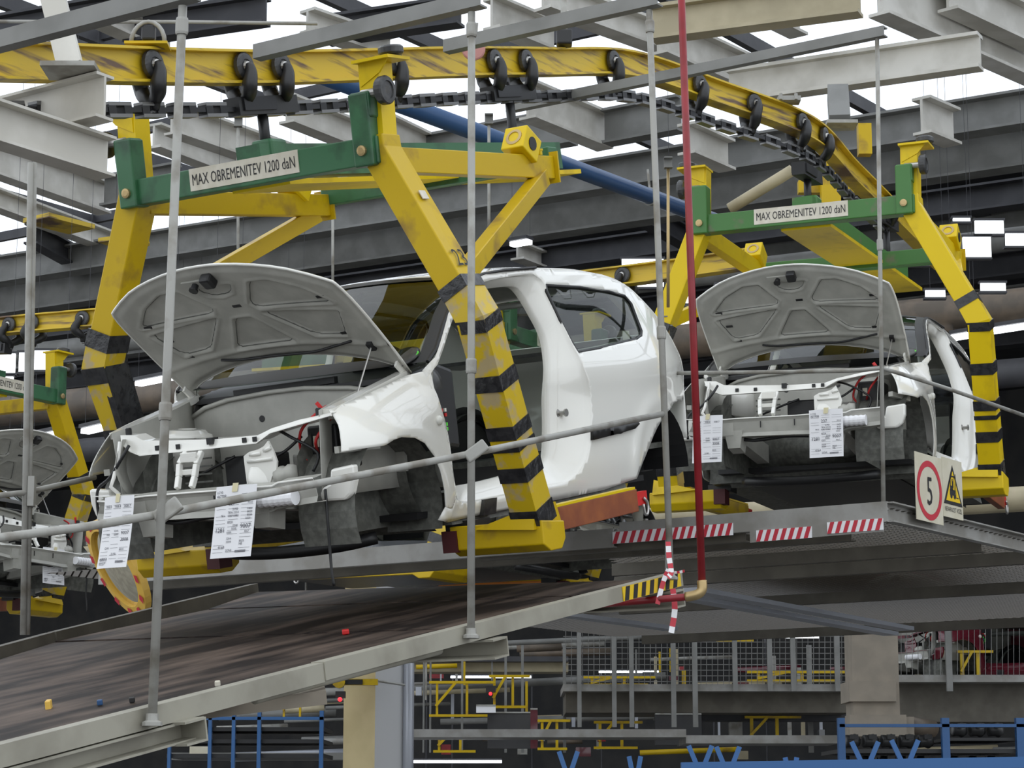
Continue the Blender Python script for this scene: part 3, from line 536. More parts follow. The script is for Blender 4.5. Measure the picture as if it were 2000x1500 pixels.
    # ---- windscreen and its black border
    def ws(u, v, e=0.):
        s = 2 * u - 1; k = v * (len(PIL) - 1); i = min(int(k), len(PIL) - 2); t = k - i
        xe, ze = PIL[i][0] * (1 - t) + PIL[i + 1][0] * t, PIL[i][1] * (1 - t) + PIL[i + 1][1] * t
        xc, zc = -.20 - .70 * v, .925 + .45 * v + .02 * math.sin(math.pi * v); q = abs(s) ** 2.2; y = s * (S(xe, ze) - .012)
        return (xc + (xe - xc) * q + e * .5, y, zc + (ze - zc) * q + e)
    L(MB().grid(17, 13, ws), 'windscreen', 'wind', smooth=True, label='tinted windscreen glass')
    brd = MB()
    brd.grid(3, 13, lambda u, v: ws(.955 + .045 * u, v, .004)); brd.grid(3, 13, lambda u, v: ws(.045 * u, v, .004)); brd.grid(17, 3, lambda u, v: ws(u, .955 + .045 * v, .004)); brd.grid(17, 3, lambda u, v: ws(u, .10 * v, .004))
    L(brd, 'windscreen_border', 'black', smooth=True)
    L(MB().tube([(x, y, z) for x, y, z in [ws(1, v, .002) for v in [0, .2, .4, .6, .8, 1]]], .011, 6), 'pillar_seal', 'black'); L(MB().tube([ws(0, v, .002) for v in [0, .2, .4, .6, .8, 1]], .011, 6), 'pillar_seal', 'black')
    sp = ws(.94, .14, .006); L(MB().lathe(sp, (.55, 0, .83), [(.020, 0), (.020, .002)], 16), 'green_sticker', 'greendot')
    sp = ws(.90, .13, -.004); L(MB().lathe(sp, (.55, 0, .83), [(.085, 0), (.07, .004), (.02, .006)], 18), 'sensor_pad', 'rubber', smooth=True)
    # ---- cabin
    L(MB().box((-1.35, 0, .24), (2.2, 1.30, .03)), 'floor_pan', 'black'); L(MB().box((-2.55, 0, .40), (.9, 1.2, .03)), 'boot_floor', 'sealer')
    db = MB().prof((-.50, -.64, .78), (-.50, .64, .78), [(-.20, .12), (-.05, .16), (.16, .12), (.22, .02), (.16, -.20), (-.20, -.26)]); L(db, 'dashboard', 'black', smooth=False, bevel=.02)
    L(MB().lathe((-.50, .635, .84), (0, 1, .1), [(.075, 0), (.07, .02), (.03, .03)], 16), 'dashboard_end', 'rubber', smooth=True)
    fb_ = MB().box((-.47, .68, .68), (.12, .03, .26)); fbx = L(fb_, 'fuse_panel', 'black')
    rnd = random.Random(3)
    for k in range(12):
        c = rnd.choice(['red_bright', 'yellow_clean', 'blue_rack', 'clear', 'greendot']); L(MB().box((-.44 - .06 * (k % 3) / 2, .698, .60 + .022 * (k // 2)), (.014, .01, .016)), 'fuse', c, fbx)
    mr = MB().box((-.86, .02, 1.24), (.03, .22, .06)); L(mr, 'rear_view_mirror', 'black', bevel=.015); L(MB().tube([(-.86, .02, 1.24), (-.90, .02, 1.33)], .01, 6), 'mirror_stalk', 'black')
    for sgn in (1, -1):
        # inner rear quarter panel with speaker opening, inner wheel arch
        out = [(-1.52, .30), (-1.50, .93), (-2.45, .99), (-2.62, .9), (-2.62, .45), (-2.35, .62), (-2.1, .5), (-1.95, .30)]
        hole = [(-1.80, .80), (-2.02, .82), (-2.06, .70), (-1.98, .62), (-1.88, .60)]
        V, F, _ = cdt(out, [hole], .12); L(MB().add([(x, sgn * (S(x, min(z, .85)) - .11), z) for x, z in V], F), 'inner_quarter_panel', 'primer', smooth=True, solid=.006)
        L(MB().box((-1.95, sgn * .60, .72), (.4, .01, .3)), 'panel_recess', 'black')
        L(MB().grid(13, 3, lambda u, v: (-2.47 + .36 * math.cos(math.pi * u), sgn * (.42 + .26 * v), .32 + .36 * math.sin(math.pi * u))), 'inner_wheel_arch', 'sealer', smooth=True)
        for xx in (-1.62, -1.85): L(MB().box((xx, sgn * .655, .50), (.14, .012, .10)), 'panel_pocket', 'black', bevel=.01)
    L(MB().box((-1.98, -.648, .985), (.10, .004, .075)), 'window_label', 'label'); L(MB().box((-2.30, .715, 1.0), (.075, .004, .06)), 'window_label', 'label')
    L(MB().prof((-2.50, -.6, .93), (-2.50, .6, .93), [(-.2, 0), (.2, .02), (.2, .04), (-.2, .03)]), 'parcel_shelf', 'rubber')
    L(MB().lathe((-.55, .36, .90), (-.8, 0, .45), [(.175, -.012), (.19, 0), (.175, .012), (.160, 0)], 24), 'steering_wheel', 'black', smooth=True)
    # ---- engine bay
    fw = [(-.62, .45), (.62, .45), (.62, .80), (.50, .835), (.36, .862), (.1, .885), (-.1, .885), (-.36, .870), (-.50, .845), (-.60, .80)]
    L(MB().add([(-.245 + .0 * y, y, z) for y, z in fw] + [(-.265, y, z) for y, z in fw], [tuple(range(10)), tuple(range(19, 9, -1))] + [(i, (i + 1) % 10, 10 + (i + 1) % 10, 10 + i) for i in range(10)]), 'firewall', 'primer')
    L(MB().grid(25, 9, lambda u, v: (-.245 - .20 * v ** 2 + .12 * math.exp(-(((2 * u - 1) * .62 + .02) / .14) ** 2) * math.sin(math.pi * min(1, v * 1.2)) , (2 * u - 1) * .62, .455 - .30 * v)), 'toe_board', 'sealer', smooth=True)
    L(MB().lathe((-.24, .22, .40), (1, 0, -.1), [(.12, 0), (.10, .03), (.05, .045), (.045, .02)], 20), 'brake_servo_seat', 'sealer', smooth=True)
    up = [y_z for y_z in fw[2:]]
    L(MB().tube([(-.235, y, z - .004) for y, z in up], .012, 6), 'firewall_flange', 'primer', smooth=True)
    for y, z in [(-.17, .76), (.36, .80), (.18, .77)]: L(MB().lathe((-.246, y, z), (1, 0, 0), [(.016, 0), (.016, .004)], 12), 'grommet', 'black')
    L(MB().hexa([(-.27, -.60, .86), (-.27, .60, .86), (-.45, .62, .86), (-.45, -.62, .86), (-.27, -.55, .885), (-.27, .55, .885), (-.45, .62, .925), (-.45, -.62, .925)]), 'cowl_panel', 'black')
    L(MB().bar((-.29, -.35, .895), (-.29, .25, .905), .03, .03), 'wiper_bar', 'black')
    for sgn in (1, -1):
        # inner wing apron: wall between bay and wheel, sweeping to the front
        ap = MB().grid(9, 6, lambda u, v: (-.26 + .60 * u, sgn * (.565 - .05 * math.sin(math.pi * u) + .03 * v), .38 + (.385 + .12 * (1 - u)) * v)); L(ap, 'inner_wing', 'primer', smooth=True, solid=.004)
        rail = MB().prof((-.30, sgn * .615, .895), (.30, sgn * .615, .755), [(-.03, -.02), (.03, -.02), (.03, .012), (-.03, .012)]); L(rail, 'wing_rail', 'paint')
        L(MB().lathe((-.02, sgn * .47, .56), (0, -sgn * .12, 1), [(.135, 0), (.125, .15), (.12, .165), (.10, .172), (.09, .185), (.045, .19), (.04, .175)], 24), 'strut_tower', 'paint' if sgn < 0 else 'primer', smooth=True)
        L(MB().hexa([(-.25, sgn * .30, .28), (-.25, sgn * .38, .28), (.48, sgn * .40, .36), (.48, sgn * .32, .36), (-.25, sgn * .30, .40), (-.25, sgn * .38, .40), (.48, sgn * .40, .46), (.48, sgn * .32, .46)]), 'chassis_rail', 'primer')
        # headlamp bucket plate, curved front edge flange
        if sgn > 0: continue
        hb = MB().grid(5, 8, lambda u, v: (.14 + .24 * u + .07 * math.sin(math.pi * v), sgn * (.50 + .11 * (1 - u)), .47 + .26 * v)); L(hb, 'headlamp_plate', 'primer', smooth=True, solid=.004)
        L(MB().tube([(.40, sgn * .50, .72), (.42, sgn * .505, .64), (.45, sgn * .515, .56), (.46, sgn * .53, .52), (.44, sgn * .50, .48)], .010, 6), 'flange_edge', 'paint', smooth=True)
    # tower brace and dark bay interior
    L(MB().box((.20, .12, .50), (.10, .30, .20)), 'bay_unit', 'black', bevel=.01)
    L(MB().box((.12, .50, .60), (.18, .16, .20)), 'battery_box', 'black', bevel=.01); L(MB().box((.213, .47, .63), (.004, .03, .05)), 'battery_label', 'label')
    L(MB().box((.12, .36, .52), (.14, .10, .12)), 'control_unit', 'steel', bevel=.008)
    for k in range(4): L(MB().box((.30, -.14, .50 + .035 * k), (.01, .16, .008)), 'louvre', 'sealer')
    for k, (m, pts) in enumerate([('wire_r', [(.18, .52, .78), (.26, .50, .74), (.28, .44, .68), (.24, .40, .60), (.26, .44, .55)]), ('wire_r', [(.10, .56, .80), (.22, .56, .72), (.28, .52, .64), (.22, .48, .58)]), ('black', [(.30, .15, .50), (.33, .25, .56), (.28, .34, .60), (.25, .42, .66)]), ('black', [(.26, .30, .70), (.30, .40, .66), (.28, .52, .58), (.30, .50, .50)]), ('black', [(.25, -.2, .52), (.30, -.05, .56), (.28, .06, .60)])]):
        L(MB().tube([tuple(p) for p in smooth_poly(pts, 4, False)], .007, 6), 'wiring', m, smooth=True)
    L(MB().bar((.27, .57, .76), (.285, .545, .80), .016, .016), 'connector_clip', 'red_bright')
    # upper radiator support: front web plus top flange
    def px_x(lst, x): return [tuple(P1.on(p, 0, x)) for p in lst]
    K = lambda l: [(180 + a * .27, 780 + b * .27) for a, b in l]
    top = px_x(K([(205, 262), (300, 262), (370, 300), (560, 300), (900, 290), (1200, 262), (1300, 212), (1500, 150), (1730, 98)]), .33)
    bot = px_x(K([(210, 312), (290, 380), (360, 408), (560, 388), (880, 355), (1200, 318), (1300, 245), (1500, 186), (1735, 118)]), .345)
    nT = len(top); g = MB()
    lip = [(p[0] - .085, p[1], p[2] + .004) for p in top]; lip2 = [(p[0] - .09, p[1], p[2] - .02) for p in top]; fl = [(p[0] + .015, p[1], p[2] + .002) for p in bot]
    g.add(lip2 + lip + top + bot + fl, [(k * nT + i, k * nT + i + 1, (k + 1) * nT + i + 1, (k + 1) * nT + i) for k in range(4) for i in range(nT - 1)])
    rs_ = L(g, 'radiator_support', 'paint', smooth=False, solid=.004, bevel=0)
    for (a, b) in [(470, 352), (620, 342), (1100, 295), (1175, 288)]:
        c = P1.on(K([(a, b)])[0], 0, .345); L(MB().box(c, (.006, .022, .022)), 'slot', 'black', rs_)
    c = P1.on(K([(870, 300)])[0], 0, .33); L(MB().box((c[0], c[1], c[2]), (.05, .03, .03)), 'bonnet_catch', 'black', rs_)
    for (a, b) in [(265, 245), (1640, 102)]:
        c = P1.on(K([(a, b)])[0], 0, .30); L(MB().lathe(c, (0, 0, 1), [(.015, -.01), (.015, .02), (.01, .025)], 10), 'rubber_stop', 'black', rs_)
    # centre stay
    st = MB()
    for a in ([(640, 388), (632, 470), (648, 560), (668, 640)], [(752, 382), (755, 470), (762, 560), (772, 632)]):
        q = px_x(K(a), .40); q = [(p[0] + dx, p[1], p[2]) for p, dx in zip(q, (-.04, 0, .02, .05))]
        for u, v in zip(q[:-1], q[1:]): st.bar(u, v, .024, .026, (1, 0, 0))
    for a, b in (((640, 410), (755, 400)), ((640, 440), (755, 432)), ((650, 530), (760, 522))):
        st.bar(P1.on(K([a])[0], 0, .40), P1.on(K([b])[0], 0, .40), .012, .026)
    L(st, 'centre_stay', 'paint', bevel=.004)
    # left bracket with pressed ribs
    br = px_x(K([(1270, 300), (1310, 380), (1335, 450), (1330, 520), (1300, 560), (1290, 600), (1240, 620), (1120, 615), (1105, 500), (1095, 412), (1135, 380), (1200, 362), (1240, 340)]), .37)
    b_ = MB().slab(br, (-.012, 0, 0)); bo = L(b_, 'lamp_bracket', 'paint')
    for a, b in (((1240, 372), (1290, 350)), ((1140, 402), (1215, 390)), ((1125, 450), (1300, 428))): L(MB().tube([P1.on(K([a])[0], 0, .374), P1.on(K([b])[0], 0, .374)], .009, 6), 'pressed_rib', 'paint', bo, smooth=True)
    L(MB().lathe(P1.on(K([(1235, 560)])[0], 0, .36), (1, .3, .2), [(.080, -.012), (.072, .004), (.045, .014), (.015, .017)], 18), 'dome', 'paint', bo, smooth=True)
    L(MB().lathe(P1.on(K([(1410, 545)])[0], 0, .34), (0, 1, .1), [(.04, -.05), (.045, -.02), (.036, 0), (.045, .02), (.036, .05)], 14), 'reservoir', 'primer', bo, smooth=True)
    # lower crossmember (bumper beam)
    tp = px_x(K([(40, 738), (110, 742), (300, 712), (390, 700), (890, 662), (1080, 640), (1300, 628), (1345, 602), (1595, 570)]), .49)
    bt = px_x(K([(35, 868), (110, 872), (300, 880), (400, 878), (890, 850), (1080, 845), (1300, 812), (1345, 790), (1625, 742)]), .475)
    tl = [(p[0] - .07, p[1], p[2] + .012) for p in tp]; bl = [(p[0] - .07, p[1], p[2]) for p in bt]; mdl = [((a[0] + b[0]) / 2 - .012, (a[1] + b[1]) / 2, (a[2] + b[2]) / 2) for a, b in zip(tp, bt)]
    tb = [(p[0] - .012, p[1], p[2] - .02) for p in tp]; bb = [(p[0] - .012, p[1], p[2] + .025) for p in bt]
    n9 = 9; g = MB().add(tl + tp + tb + mdl + bb + bt + bl, [(k * n9 + i, k * n9 + i + 1, (k + 1) * n9 + i + 1, (k + 1) * n9 + i) for k in range(6) for i in range(8)])
    cb = L(g, 'bumper_beam', 'primer', solid=.004)
    L(MB().tube([(p[0] + .001, p[1], p[2]) for p in tp], .005, 6), 'beam_flange', 'paint', cb, smooth=True)
    e = px_x(K([(-6, 700), (70, 700), (110, 732), (215, 705), (300, 690)]), .47); L(MB().slab([e[0], e[1], e[2], e[3], e[4], tuple(npv(e[4]) - (.06, 0, 0)), tuple(npv(e[0]) - (.06, 0, 0))], (0, 0, -.004)), 'end_flange', 'paint', cb)
    for sgn in (-1, 1):
        L(MB().hexa([(.36, sgn * .28, .26), (.36, sgn * .36, .26), (.47, sgn * .36, .28), (.47, sgn * .28, .28), (.36, sgn * .26, .39), (.36, sgn * .38, .39), (.48, sgn * .38, .39), (.48, sgn * .26, .39)]), 'tow_bracket', 'primer', cb)
        L(MB().box((.482, sgn * .11 - .03, .42), (.004, .006, .04)), 'slot', 'black', cb)
    cpx = [P1.on(K([(a, b)])[0], 0, .505) for a, b in ((1180, 735), (1470, 708))]
    L(MB().tube([npv(cpx[0]) * (1 - k / 14) + npv(cpx[1]) * k / 14 for k in range(15)], [.030 if k % 2 else .034 for k in range(15)], 14), 'washer_hose', 'paper', smooth=False, label='white corrugated hose')
    # white bracket below the left and right lamps
    for sgn in (1, -1):
        lb = [tuple(P1.on(p, 0, .36)) for p in K([(1720, 505), (1880, 470), (1890, 590), (1870, 690), (1830, 730), (1660, 742), (1645, 690), (1660, 640), (1715, 610)])]
        lb = [(x, sgn * y, z) for x, y, z in lb]; L(MB().slab(lb, (-.05, 0, 0)), 'bumper_bracket', 'paint', bevel=.012)
        L(MB().bar((.33, sgn * .66, .585), (.10, sgn * .72, .585), .03, .03), 'fender_bracket', 'primer')
    cable = [(.47, -.44, .70), (.50, -.47, .64), (.50, -.55, .56), (.50, -.62, .52), (.50, -.64, .46), (.50, -.635, .36)]
    L(MB().tube(smooth_poly([npv(p) - (.06, 0, 0) for p in cable], 4, False), .008, 6), 'sensor_cable', 'black', smooth=True)
    L(MB().tube(smooth_poly([(.36, .60, .42), (.38, .61, .30), (.38, .605, .15), (.39, .61, .06), (.39, .615, .0)], 3, False), .007, 6), 'hanging_cable', 'black', smooth=True)
    L(MB().box((-1.42, 0, .195), (1.95, 1.0, .05)), 'underbody', 'black')
    L(MB().tube(smooth_poly([(-.20, -.45, .16), (-.10, -.30, .14), (-.08, 0, .13), (-.10, .30, .14), (-.20, .45, .16)], 3, False), .03, 8), 'subframe', 'black', smooth=True)
    L(MB().tube(smooth_poly([(.40, -.35, .36), (.42, -.20, .33), (.42, 0, .345), (.41, .15, .34)], 3, False), .012, 6), 'loom', 'black', smooth=True)
    # ---- bonnet, raised on its hinges
    hd = npv((.527, 0, .382)); hd /= np.linalg.norm(hd); hn = npv((-hd[2], 0, hd[0]))       # along the bonnet, outer normal
    def H(u, v, w=0.): return npv((-.335, 0, .898)) + npv((0, u, 0)) + hd * v + hn * (w + .035 * (1 - (u / .64) ** 2) + .05 * math.sin(min(max(v, 0), .9) / .9 * 1.9) * .6)
    out = [(-.64, 0), (-.655, .22), (-.66, .42), (-.658, .56), (-.645, .665), (-.615, .70), (-.46, .79), (-.30, .843), (-.13, .875), (0, .882), (.13, .875), (.30, .843), (.46, .79), (.615, .70), (.645, .665), (.658, .56), (.66, .42), (.655, .22), (.64, 0), (.60, .05), (.52, .10), (.35, .150), (.15, .182), (0, .188), (-.15, .182), (-.35, .150), (-.52, .10), (-.60, .05)]
    cells = [[(-.10, .745), (.10, .745), (.07, .69), (0, .672), (-.07, .69)], [(-.17, .30), (-.045, .50), (.045, .50), (.17, .30)]]
    for s_ in (1, -1): cells += [[(s_ * a, b) for a, b in q] for q in ([(.11, .595), (.21, .745), (.31, .745), (.45, .67), (.555, .555), (.13, .560)], [(.135, .525), (.545, .49), (.475, .315), (.31, .325)])]
    def sd(p, poly):
        best = 9; inside = False; n = len(poly); j = n - 1
        for i in range(n):
            a, b = poly[j], poly[i]; ex, ey = b[0] - a[0], b[1] - a[1]; wx, wy = p[0] - a[0], p[1] - a[1]; t = min(max((wx * ex + wy * ey) / (ex * ex + ey * ey), 0), 1)
            best = min(best, math.hypot(wx - ex * t, wy - ey * t))
            if (a[1] > p[1]) != (b[1] > p[1]) and p[0] < (b[0] - a[0]) * (p[1] - a[1]) / (b[1] - a[1]) + a[0]: inside = not inside
            j = i
        return -best if inside else best
    def relief(p):                                     # recessed pads in the inner frame, ridge round the rim
        d = min(sd(p, q) for q in cells); e = -sd(p, out)
        return .012 * sst((.006 - d) / .010) - .006 * math.exp(-((d - .012) / .007) ** 2) - .010 * sst((e - .012) / .03) - .008 * math.exp(-((p[1] - .235 - .05 * (1 - (p[0] / .6) ** 2)) / .016) ** 2)
    so = [tuple(p) for p in smooth_poly(out, 2)]
    V, F, _ = cdt(so, [], .0105)
    bon = L(MB().add([H(u, v, -.006 + relief((u, v))) for u, v in V], F), 'bonnet', 'primer', smooth=True, fix=False)
    V, F, _ = cdt(so, [], .05); L(MB().add([H(u, v, .006) for u, v in V], F), 'bonnet_skin', 'paint', bon, smooth=True, solid=.004)
    L(MB().tube([H(u, v, 0) for u, v in so + so[:1]], .007, 6), 'hem_flange', 'paint', bon, smooth=True)
    for q in cells:                                    # thin dark tube painting the groove's shade round each pad, corners rounded
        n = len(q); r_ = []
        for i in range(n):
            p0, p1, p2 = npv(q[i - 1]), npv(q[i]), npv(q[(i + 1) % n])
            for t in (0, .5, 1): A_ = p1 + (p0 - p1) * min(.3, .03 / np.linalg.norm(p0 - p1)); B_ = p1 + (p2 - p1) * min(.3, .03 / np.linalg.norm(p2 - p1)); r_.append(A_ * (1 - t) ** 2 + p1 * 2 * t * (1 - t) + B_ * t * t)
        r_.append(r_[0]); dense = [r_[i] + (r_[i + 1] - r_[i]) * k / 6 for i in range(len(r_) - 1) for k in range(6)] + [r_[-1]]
        L(MB().tube([H(u, v, -.0065 + relief((u, v))) for u, v in dense], .003, 5), 'groove_shade', 'sealer', bon, smooth=True)
    L(MB().box(H(.03, .81, -.035), (.07, .06, .05), np.stack([hd, (0, 1, 0), hn], 1)), 'latch_guard', 'black', bon, bevel=.012)
    L(MB().box(H(-.05, .79, -.02), (.04, .17, .012), np.stack([hd, (0, 1, 0), hn], 1)), 'latch_plate', 'primer', bon); L(MB().lathe(H(-.066, .785, -.02), -hn, [(.016, 0), (.016, .03), (.022, .032), (.022, .04)], 12), 'latch_pin', 'black', bon)
    L(MB().tube([H(u, v, -.024) for u, v in smooth_poly([(-.30, .245), (-.2, .225), (-.03, .22), (.15, .215), (.25, .22), (.36, .245), (.48, .275)], 3, False)], .007, 6), 'washer_pipe', 'black', bon, smooth=True)
    for u, v in [(-.48, .43), (.03, .59), (.48, .33), (-.45, .30), (.52, .60), (-.52, .55)]: L(MB().box(H(u, v, -.017), (.016, .045, .004), np.stack([hd, (0, 1, 0), hn], 1)), 'slot', 'black', bon)
    L(MB().box(H(.572, .235, -.02), (.05, .03, .03), np.stack([hd, (0, 1, 0), hn], 1)), 'prop_clip', 'black', bon)
    L(MB().tube([H(.572, .235, -.03), (.0, .555, .80)], .0045, 6), 'prop_rod', 'steel_hi', bon)
    for s_ in (1, -1): L(MB().bar(H(s_ * .625, .10, -.012), (-.36, s_ * .625, .87), .012, .05), 'hinge', 'paint', bon)
    return car
# ================================================================ conveyor carrier (same local frame as the car it holds)
def make_carrier():
    c = thing('conveyor_carrier', '', 'carrier', mw=P1.mat())
    def L(mb, name, m, parent=c, **k): return mb.build(name, m, parent, local=True, **k)
    fb = L(MB().box((-.13, 0, 1.905), (.10, 1.52, .125)), 'front_bar', 'green', bevel=.006, label='green steel cross bar')
    pl = L(MB().box((-.078, 0, 1.915), (.006, .64, .105)), 'load_plate', 'label', fb, label='cream load plate reading MAX OBREMENITEV 1200 daN')
    t = text_on(MB(), 'MAX OBREMENITEV 1200 daN', (-.0745, 0, 1.888), (0, 1, 0), (0, 0, 1), .076, width=.605, center=True); L(t, 'lettering', 'signblack', pl)
    L(MB().prof((-.13, 0, 1.96), (-2.95, 0, 2.09), [(-.07, -.075), (.07, -.075), (.07, .075), (-.07, .075)]), 'centre_beam', 'green')
    L(MB().prof((-.20, 0, 1.845), (-2.98, 0, 1.985), [(-.17, -.012), (.17, -.012), (.17, .012), (-.17, .012)]), 'bottom_plate', 'yellow_clean', label='yellow bottom plate')
    L(MB().box((-1.72, 0, 1.935), (.09, 1.44, .11)), 'rear_bar', 'green', bevel=.006)
    for x, z0, z1 in ((-.27, 2.0, 2.20), (-2.556, 2.10, 2.40)):
        L(MB().lathe((x, 0, z0), (0, 0, 1), [(.026, 0), (.026, z1 - z0)], 12), 'hanger_rod', 'black', smooth=True)
        hb = MB().bar((x - .23, 0, z1 + .03 + .02), (x + .23, 0, z1 + .03 - .02), .09, .085); L(hb, 'hanger_block', 'black')
        L(MB().bar((x - .05, 0, z1 + .04), (x + .20, 0, z1 + .02), .11, .06), 'hanger_cheek', 'chain'); L(MB().box((x, .02, z0 + .02), (.13, .12, .09)), 'hanger_foot', 'green', bevel=.015)
    for s in (1, -1):
        arm = smooth_poly  # noqa
        path = [(-.19, s * .72, 2.31), (-.17, s * .72, 1.93), (-.17, s * (1.14 if s > 0 else 1.06), 1.10), (-.53, s * (1.115 if s > 0 else 1.06), .10)]
        ua = L(sweep_rect(MB(), path[:2], .055, .055), 'upright', 'yellow_clean')
        am = L(sweep_rect(MB(), [(-.17, s * .715, 1.97), (-.17, s * .72, 1.90), path[2], path[3]], .066, .072), 'arm', 'yellow', bevel=.006, label='yellow arm with black tape bands')
        def at(seg, t): a, b = npv(path[seg]), npv(path[seg + 1]); return a + (b - a) * t
        # worn yellow tape sleeve over the lower half, black bands over it
        L(sweep_rect(MB(), [at(1, .84), path[2], at(2, .90)], .069, .075), 'tape_sleeve', 'yellow_wear', am)
        if s > 0: bands = [(1, .80, .865), (2, -.01, .045), (2, .24, .31), (2, .47, .53), (2, .56, .585), (2, .66, .725), (2, .86, .95)]
        else: bands = [(1, .80, .90), (2, -.02, .06), (2, .29, .36), (2, .55, .60), (2, .75, .82)]
        for sg, a, b in bands:
            L(sweep_rect(MB(), [at(sg, a), at(sg, b)], .073, .079), 'tape_band', 'tape', am)
        if s < 0:
            cv = MB(); cv.hexa([(-.245, -1.065, .66), (-.09, -1.065, .66), (-.06, -1.055, 1.32), (-.245, -1.055, 1.32)][::1] + [(-.245, -1.05, .66), (-.09, -1.05, .66), (-.06, -1.04, 1.32), (-.245, -1.04, 1.32)])
            L(sweep_rect(MB(), [(-.175, s * .99, 1.26), (-.19, s * 1.005, 1.09), (-.30, s * 1.005, .70)], .02, .085), 'tape_sheet', 'tape', am)
        else:
            dn = unit(npv(path[2]) - npv(path[1])); no = npv((0, -dn[2], dn[1]))
            q = text_on(MB(), '23', at(1, .75) + no * .0685, (-1, 0, 0), -dn, .125, sx=.8, center=True, lift=.002); L(q, 'carrier_number', 'signblack', am)
            L(MB().box(at(1, .34) + no * .067, (.05, .045, .004), np.stack([(-1, 0, 0), -dn, no], 1)), 'inventory_sticker', 'label', am)
        # post with guide wheel, top plate with flat wheel
        L(MB().box((-.105, s * .695, 2.0), (.10, .105, .33)), 'post', 'green', bevel=.008)
        L(MB().prof((-.06, s * .70, 2.11), (-.15, s * .70, 2.11), [(-.055, -.06), (.055, -.06), (.055, .06), (-.055, .06)]), 'wheel_bracket', 'green', bevel=.01)
        L(MB().tube([(-.09, s * .70, 2.16), (-.09, s * .84, 2.16)], .02, 10), 'axle', 'steel_hi')
        L(MB().lathe((-.09, s * .80, 2.16), (0, s, 0), [(.02, 0), (.06, .003), (.066, .012), (.066, .038), (.06, .045), (.042, .046), (.040, .040), (.02, .040)], 22), 'guide_wheel', 'rubber', smooth=False)
        L(MB().lathe((-.055, s * .695, 1.905), (1, 0, 0), [(.024, -.03), (.024, .012), (.014, .014)], 12), 'pivot_pin', 'brass')
        L(MB().slab([(-.09, s * .66, 2.305), (-.27, s * .66, 2.305), (-.27, s * .86, 2.305), (-.09, s * .86, 2.305)], (0, 0, .014)), 'top_plate', 'yellow_clean')
        L(MB().slab([(-.125, s * .675, 2.305), (-.125, s * .83, 2.305), (-.125, s * .78, 2.25), (-.125, s * .675, 2.20)], (-.012, 0, 0)), 'gusset', 'yellow_clean')
        L(MB().lathe((-.18, s * .82, 2.325), (0, 0, 1), [(.02, 0), (.05, .002), (.058, .01), (.058, .034), (.05, .042), (.02, .043)], 20), 'flat_wheel', 'rubber', smooth=False)
        st = L(MB().bar((-.20, s * .715, 1.865), (-1.68, s * .706, 1.880), .075, .115), 'strut', 'yellow', bevel=.004)
        L(MB().box((-1.685, s * .706, 1.88), (.012, .12, .16)), 'end_plate', 'yellow', st)
        L(MB().bar((-.30, s * 1.0, 1.30), (-1.60, s * .712, 1.83), .07, .085, (0, 0, 1)), 'brace', 'yellow', bevel=.004)
        th = math.radians(32); ax = npv([[math.cos(th), 0, -math.sin(th)], [0, 1, 0], [math.sin(th), 0, math.cos(th)]])
        bk = L(MB().box((-1.43, s * .71, 1.985), (.15, .13, .13), ax), 'bearing_block', 'yellow_clean', bevel=.006)
        L(MB().lathe(npv((-1.43, s * .71, 1.985)) + ax @ npv((.068, 0, 0)), ax[:, 0], [(.045, 0), (.045, .010), (.03, .012), (.028, .004)], 16), 'bore', 'brass', bk)
        L(MB().lathe(npv((-1.43, s * .71, 1.985)) + npv((0, s * .065, 0)), (0, s, 0), [(.035, 0), (.035, .004)], 14), 'bore', 'black', bk)
        for k in range(2): L(MB().lathe((-1.52 - .05 * k, s * .73, 1.94), (0, 0, 1), [(.014, 0), (.014, .02), (.018, .021), (.018, .03)], 8), 'bolt', 'yellow_clean', bk)
        # foot reaching under the sill, rubber pad, orange bar with red latch
        ft = MB(); ft.prof((-.53, s * 1.20, .10), (-.53, s * .70, .10), [(-.10, -.04), (-.04, -.075), (.06, -.075), (.10, -.03), (.10, .05), (-.10, .07)]); fo = L(ft, 'foot', 'yellow', bevel=.006)
        L(MB().hexa([(-.40, s * 1.17, .13), (-.66, s * 1.17, .13), (-.66, s * .85, .15), (-.40, s * .85, .15), (-.44, s * 1.17, .24), (-.62, s * 1.17, .24), (-.60, s * .95, .17), (-.46, s * .95, .17)]), 'foot_gusset', 'yellow', fo)
        L(MB().box((-.47, s * .70, .10), (.10, .08, .10)), 'red_pad', 'red_pad', fo, label='dark red rubber pad')
        L(MB().box((-.56, s * .72, .165), (.14, .16, .05)), 'support_pad', 'black', fo)
        ob = L(MB().bar((-.62, s * .99, .135), (-1.80, s * .93, .155), .05, .115), 'side_bar', 'orange' if s > 0 else 'yellow', bevel=.004, label='orange-brown lower side bar' if s > 0 else None)
        L(MB().bar((-.62, s * .99, .198), (-1.78, s * .93, .218), .052, .012), 'bar_edge', 'yellow_clean', ob)
        L(MB().box((-1.86, s * .93, .16), (.12, .03, .07)), 'latch', 'red_bright', ob); L(MB().tube(smooth_poly([(-1.87, s * .952, .16), (-1.90, s * .955, .13), (-1.89, s * .955, .08), (-1.86, s * .955, .08), (-1.855, s * .955, .13)], 3, False), .008, 6), 'hook', 'steel_hi', ob, smooth=True)
    return c

